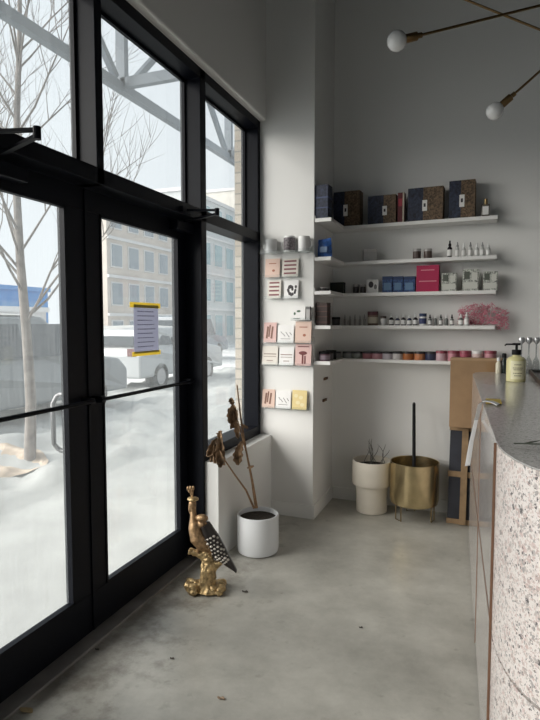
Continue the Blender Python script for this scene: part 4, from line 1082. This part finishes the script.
# street tree with bare branches
TB = Vector((-3.02, 4.68, GZ))
bark = mat('pale_grey_bark', (0.19,0.17,0.155), 0.9, noise_amt=0.3, noise_scale=12)
t = thing('street_tree', 'bare pale-barked street tree rising from the snow outside the left door', 'tree', TB)
rr = random.Random(21)
tk = [Vector((0,0,-0.1))]
for k in range(1, 9): tk.append(Vector((0.03*math.sin(k*1.1), 0.04*math.cos(k*0.9), 0.75*k)))
MB().tube(tk, [0.066,0.056,0.050,0.044,0.038,0.032,0.025,0.018,0.008], 10).build('trunk', bark, t, smooth=True)
def branch(g, p, d_, L, r_, lev):
    pts = [p]; n_ = 5
    for k in range(n_):
        d_ = (d_ + Vector((rr.uniform(-0.16,0.16), rr.uniform(-0.16,0.16), rr.uniform(-0.04,0.16)))).normalized()
        pts.append(pts[-1]+d_*L/n_)
    g.tube(pts, [r_*(1-0.8*k/n_) for k in range(n_+1)], 5)
    if lev > 0:
        for k in range(2, n_+1):
            for _ in range(2):
                sd = Vector((rr.uniform(-1,1), rr.uniform(-1,1), rr.uniform(0.0,0.7))).normalized()
                branch(g, pts[k], (d_*0.9+sd*0.75).normalized(), L*rr.uniform(0.4,0.6), r_*0.42, lev-1)
for k in range(36):
    i = 2+int(k*6/36); f_ = rr.random(); p = tk[i].lerp(tk[min(8,i+1)], f_); a_ = k*2.4+rr.random()
    g = MB(); branch(g, p, Vector((math.cos(a_)*0.75, math.sin(a_)*0.75, 0.85)).normalized(), rr.uniform(1.5,2.3)*(1-0.06*i), 0.018-0.0012*i, 2)
    g.build('branch', bark, t)

# canopy with a steel truss over the pavement
steel = mat('blue_grey_steel', (0.20,0.235,0.27), 0.6)
t = thing('canopy_truss', 'blue grey steel canopy truss over the pavement outside the upper windows', 'canopy', (-1.5,3.5,3.49))
O4 = Vector((-1.5,3.5,3.49))
def tb(a, c, w_=0.10, h_=0.10, nm='truss_member'):
    MB().bar(Vector(a)-O4, Vector(c)-O4, w_, h_).build(nm, steel, t)
XT = -1.5; zl_ = 3.55
tb((XT,-6,zl_-0.01), (XT,14,zl_-0.01), 0.07, 0.08, 'bottom_chord')
tb((XT,-6,4.62), (XT,14,4.62), 0.12, 0.14, 'top_chord')
for yv in (-2.4,-0.15,2.1,4.35,6.6,8.85):
    tb((XT,yv,zl_), (XT,yv,4.62), 0.06, 0.09)
    tb((XT,yv+0.1,zl_+0.05), (XT,yv+1.1,4.6), 0.05, 0.055); tb((XT,yv-0.1,zl_+0.05), (XT,yv-1.1,4.6), 0.05, 0.055)
    tb((XT,yv,zl_+0.03), (-0.22,yv,zl_+0.03), 0.06, 0.09)
MB().box((-2.4-O4.x,-8-O4.y,1.22), (-0.3-O4.x,4.75-O4.y,1.30)).build('roof_deck', mat('grey_deck', (0.30,0.32,0.34), 0.7), t)
for yv in (-2.4, 13.5):
    tb((XT,yv,GZ-0.1), (XT,yv,zl_), 0.14, 0.14, 'canopy_post')

# brick return at the right of the side window
bk_ = D.materials.new('beige_brick'); bk_.use_nodes = True
n = bk_.node_tree.nodes; l = bk_.node_tree.links; bt = n.new('ShaderNodeTexBrick'); tcx = n.new('ShaderNodeTexCoord'); mp = n.new('ShaderNodeMapping')
mp.inputs['Rotation'].default_value = (PI/2,0,0); bt.inputs['Scale'].default_value = 3.2
bt.inputs['Color1'].default_value = (0.42,0.37,0.30,1); bt.inputs['Color2'].default_value = (0.52,0.47,0.40,1); bt.inputs['Mortar'].default_value = (0.30,0.28,0.25,1)
l.new(tcx.outputs['Object'], mp.inputs[0]); l.new(mp.outputs[0], bt.inputs['Vector']); l.new(bt.outputs['Color'], n['Principled BSDF'].inputs['Base Color']); n['Principled BSDF'].inputs['Roughness'].default_value = 0.9
struct(MB().box((-0.215,3.93,GZ-0.1), (-0.14,5.2,5.2)).build('wall_outside', bk_))

# buildings across the street
def building(label, x, y0, y1, dep, h, wallc, winc, rows, cols, wname, trimc=(0.55,0.55,0.55), wfrac=(0.55,0.55), sill=True):
    t = thing('building', label, 'building', (x,(y0+y1)/2,GZ-0.05))
    L = y1-y0
    MB().box((-dep,-L/2,0), (0,L/2,h)).build('wall', mat('facade_'+wname, wallc, 0.9, noise_amt=0.08, noise_scale=1.2), t)
    MB().box((-dep-0.1,-L/2-0.1,h), (0.15,L/2+0.1,h+0.25)).build('roof_parapet', mat('parapet_'+wname, trimc, 0.8), t)
    wm = mat('pane_'+wname, winc, 0.25); fm = mat('winframe_'+wname, trimc, 0.7)
    cw = L/cols; rh = h/rows
    for i in range(rows):
        for j in range(cols):
            yy = -L/2+(j+0.5)*cw; zz = (i+0.5)*rh+0.1; a_ = cw*wfrac[0]/2; b_ = rh*wfrac[1]/2
            fo = MB().box((0.0,yy-a_-0.08,zz-b_-0.08), (0.06,yy+a_+0.08,zz+b_+0.08)).build('window', fm, t)
            MB().box((0.06,yy-a_,zz-b_), (0.09,yy+a_,zz+b_)).build('pane', wm, fo)
    if sill:
        for i in range(1, rows): MB().box((0,-L/2,i*rh-0.08), (0.12,L/2,i*rh+0.08)).build('floor_band', fm, t)
    return t
building('beige corner building with rows of grey windows across the street', -17.5, 25.4, 33.5, 3.2, 8.4, (0.50,0.45,0.40), (0.20,0.24,0.27), 4, 5, 'beige')
building('pale grey apartment block with teal windows beyond the beige building', -17.5, 34.0, 46, 10, 10.6, (0.47,0.49,0.49), (0.16,0.28,0.31), 4, 6, 'grey', wfrac=(0.6,0.6))
building('far tan block seen through the side window', -17.5, 46.6, 66, 10, 13.5, (0.50,0.48,0.44), (0.22,0.28,0.30), 5, 7, 'tan', wfrac=(0.5,0.6))
building('low bright blue building beyond the parked cars', -24.5, 20.0, 28.6, 4, 3.6, (0.06,0.24,0.60), (0.10,0.30,0.62), 1, 4, 'blue', (0.08,0.26,0.60), sill=False)
building('long low white shed below the blue building', -20.0, 12.0, 23.5, 3, 2.2, (0.60,0.60,0.60), (0.30,0.33,0.36), 1, 6, 'white', (0.66,0.67,0.68), sill=False)
building('distant slim grey tower on the skyline left of the door stile', -70, 56.5, 61, 5, 19.5, (0.45,0.50,0.55), (0.38,0.44,0.50), 7, 3, 'tower', (0.48,0.52,0.56), sill=False)

# parked cars
def car(label, x, y, rz, col, L=4.7, W=1.85, H=1.72, suv=True, name='parked_car', snowy=True):
    t = thing(name, label, 'car', (x,y,GZ), rz)
    paint = mat('paint_'+label.split()[0]+str(int(abs(y)*10)), col, 0.3, coat=0.6)
    # side profile (length along y)
    pr = [(-L/2,0.35),(-L/2,0.85),(-L/2+0.08,1.02),(-L/2+(0.25 if suv else 0.75),H-0.06 if suv else H-0.45),(-L/2+(0.55 if suv else 1.1),H),(L/2-2.0,H-0.02),(L/2-1.25,1.08),(L/2-0.25,0.95),(L/2,0.75),(L/2,0.35)]
    def ring(s_): return [(s_*(W/2-(0.0 if z_ < 1.05 else 0.16*(z_-1.05)/0.6)), y_, z_) for (y_, z_) in pr]
    g = MB(); A1 = [g.bm.verts.new(p_) for p_ in ring(-1)]; B1 = [g.bm.verts.new(p_) for p_ in ring(1)]; n_ = len(pr)
    for i in range(n_): g.bm.faces.new((A1[i], A1[(i+1)%n_], B1[(i+1)%n_], B1[i]))
    g.bm.faces.new(A1[::-1]); g.bm.faces.new(B1)
    bo = g.build('car_body', paint, t, bevel=0.05)
    wg = mat('car_glass_'+label.split()[0]+str(int(abs(y)*10)), (0.05,0.06,0.07), 0.15)
    for s_ in (-1, 1):
        g = MB(); X1 = s_*(W/2+0.005); X2 = s_*(W/2-0.115)
        segs = ((-L/2+0.45,-L/2+1.35),(-L/2+1.42,-L/2+2.15),(-L/2+2.22,L/2-1.55)) if suv else ((-L/2+1.2,-L/2+2.1),(-L/2+2.2,L/2-1.6))
        for (a_, c_) in segs:
            q = [(X1,a_,1.08),(X1,c_+(0.22 if c_ > L/2-1.6 else 0),1.08),(X2,c_,H-0.14),(X2,a_+0.05,H-0.14)]
            v1 = [g.bm.verts.new(p_) for p_ in q]; v2 = [g.bm.verts.new((p_[0]-s_*0.02,p_[1],p_[2])) for p_ in q]
            g.bm.faces.new(v1); g.bm.faces.new(v2[::-1])
            for i in range(4): g.bm.faces.new((v1[i], v1[(i+1)%4], v2[(i+1)%4], v2[i]))
        g.build('side_windows', wg, t)
    rear = MB().box((-W/2+0.2,-L/2+0.02,1.08), (W/2-0.2,-L/2+0.10,H-0.2)); rear.build('rear_window', wg, t)
    for s_ in (-1, 1):
        for yy in (-L/2+0.85, L/2-0.95):
            mtx = Matrix.Translation((s_*(W/2-0.12),yy,0.34)) @ Matrix.Rotation(PI/2, 4, 'Y')
            wh = MB().lathe([(0.20,-0.12),(0.32,-0.12),(0.345,-0.08),(0.345,0.08),(0.32,0.12),(0.20,0.12)], 24, mtx=mtx).build('wheel', mat('tyre_rubber', (0.03,0.03,0.03), 0.8) if 'tyre_rubber' not in D.materials else D.materials['tyre_rubber'], t, smooth=True)
            MB().lathe([(0.19,-0.125),(0.19,0.125)], 16, mtx=mtx).build('rim', cmat('wheel_rim', (0.35,0.35,0.36), 0.4, metal=0.6), wh)
        MB().box((s_*(W/2-0.22)-0.12,-L/2-0.015,0.85), (s_*(W/2-0.22)+0.10,-L/2+0.05,1.02)).build('tail_light', cmat('tail_light_red', (0.12,0.03,0.03), 0.3), t)
    if snowy:
        g = MB(); g.grid(lambda u,v: Vector(((u-0.5)*(W-0.35), -L/2+0.5+(L-2.6)*v, H-0.01+0.05*math.sin(PI*u)**0.4*math.sin(PI*v)**0.4)), 10, 12)
        g.build('snow_layer', snow, t, smooth=True)
    return t
car('grey snow dusted sport utility vehicle parked at the kerb behind the tree', -5.65, 6.6, 0.0, (0.16,0.18,0.19))
car('silver hatchback parked past the grey vehicle, seen through the right door', -6.4, 12.6, 0.0, (0.35,0.37,0.38), L=4.2, H=1.5)
car('dark blue grey van parked across the street behind the notice', -10.5, 21.5, 0.0, (0.10,0.13,0.16), H=1.9)
car('white car parked in front of the beige building', -12.6, 17.5, 0.0, (0.62,0.64,0.65), H=1.5, suv=False)
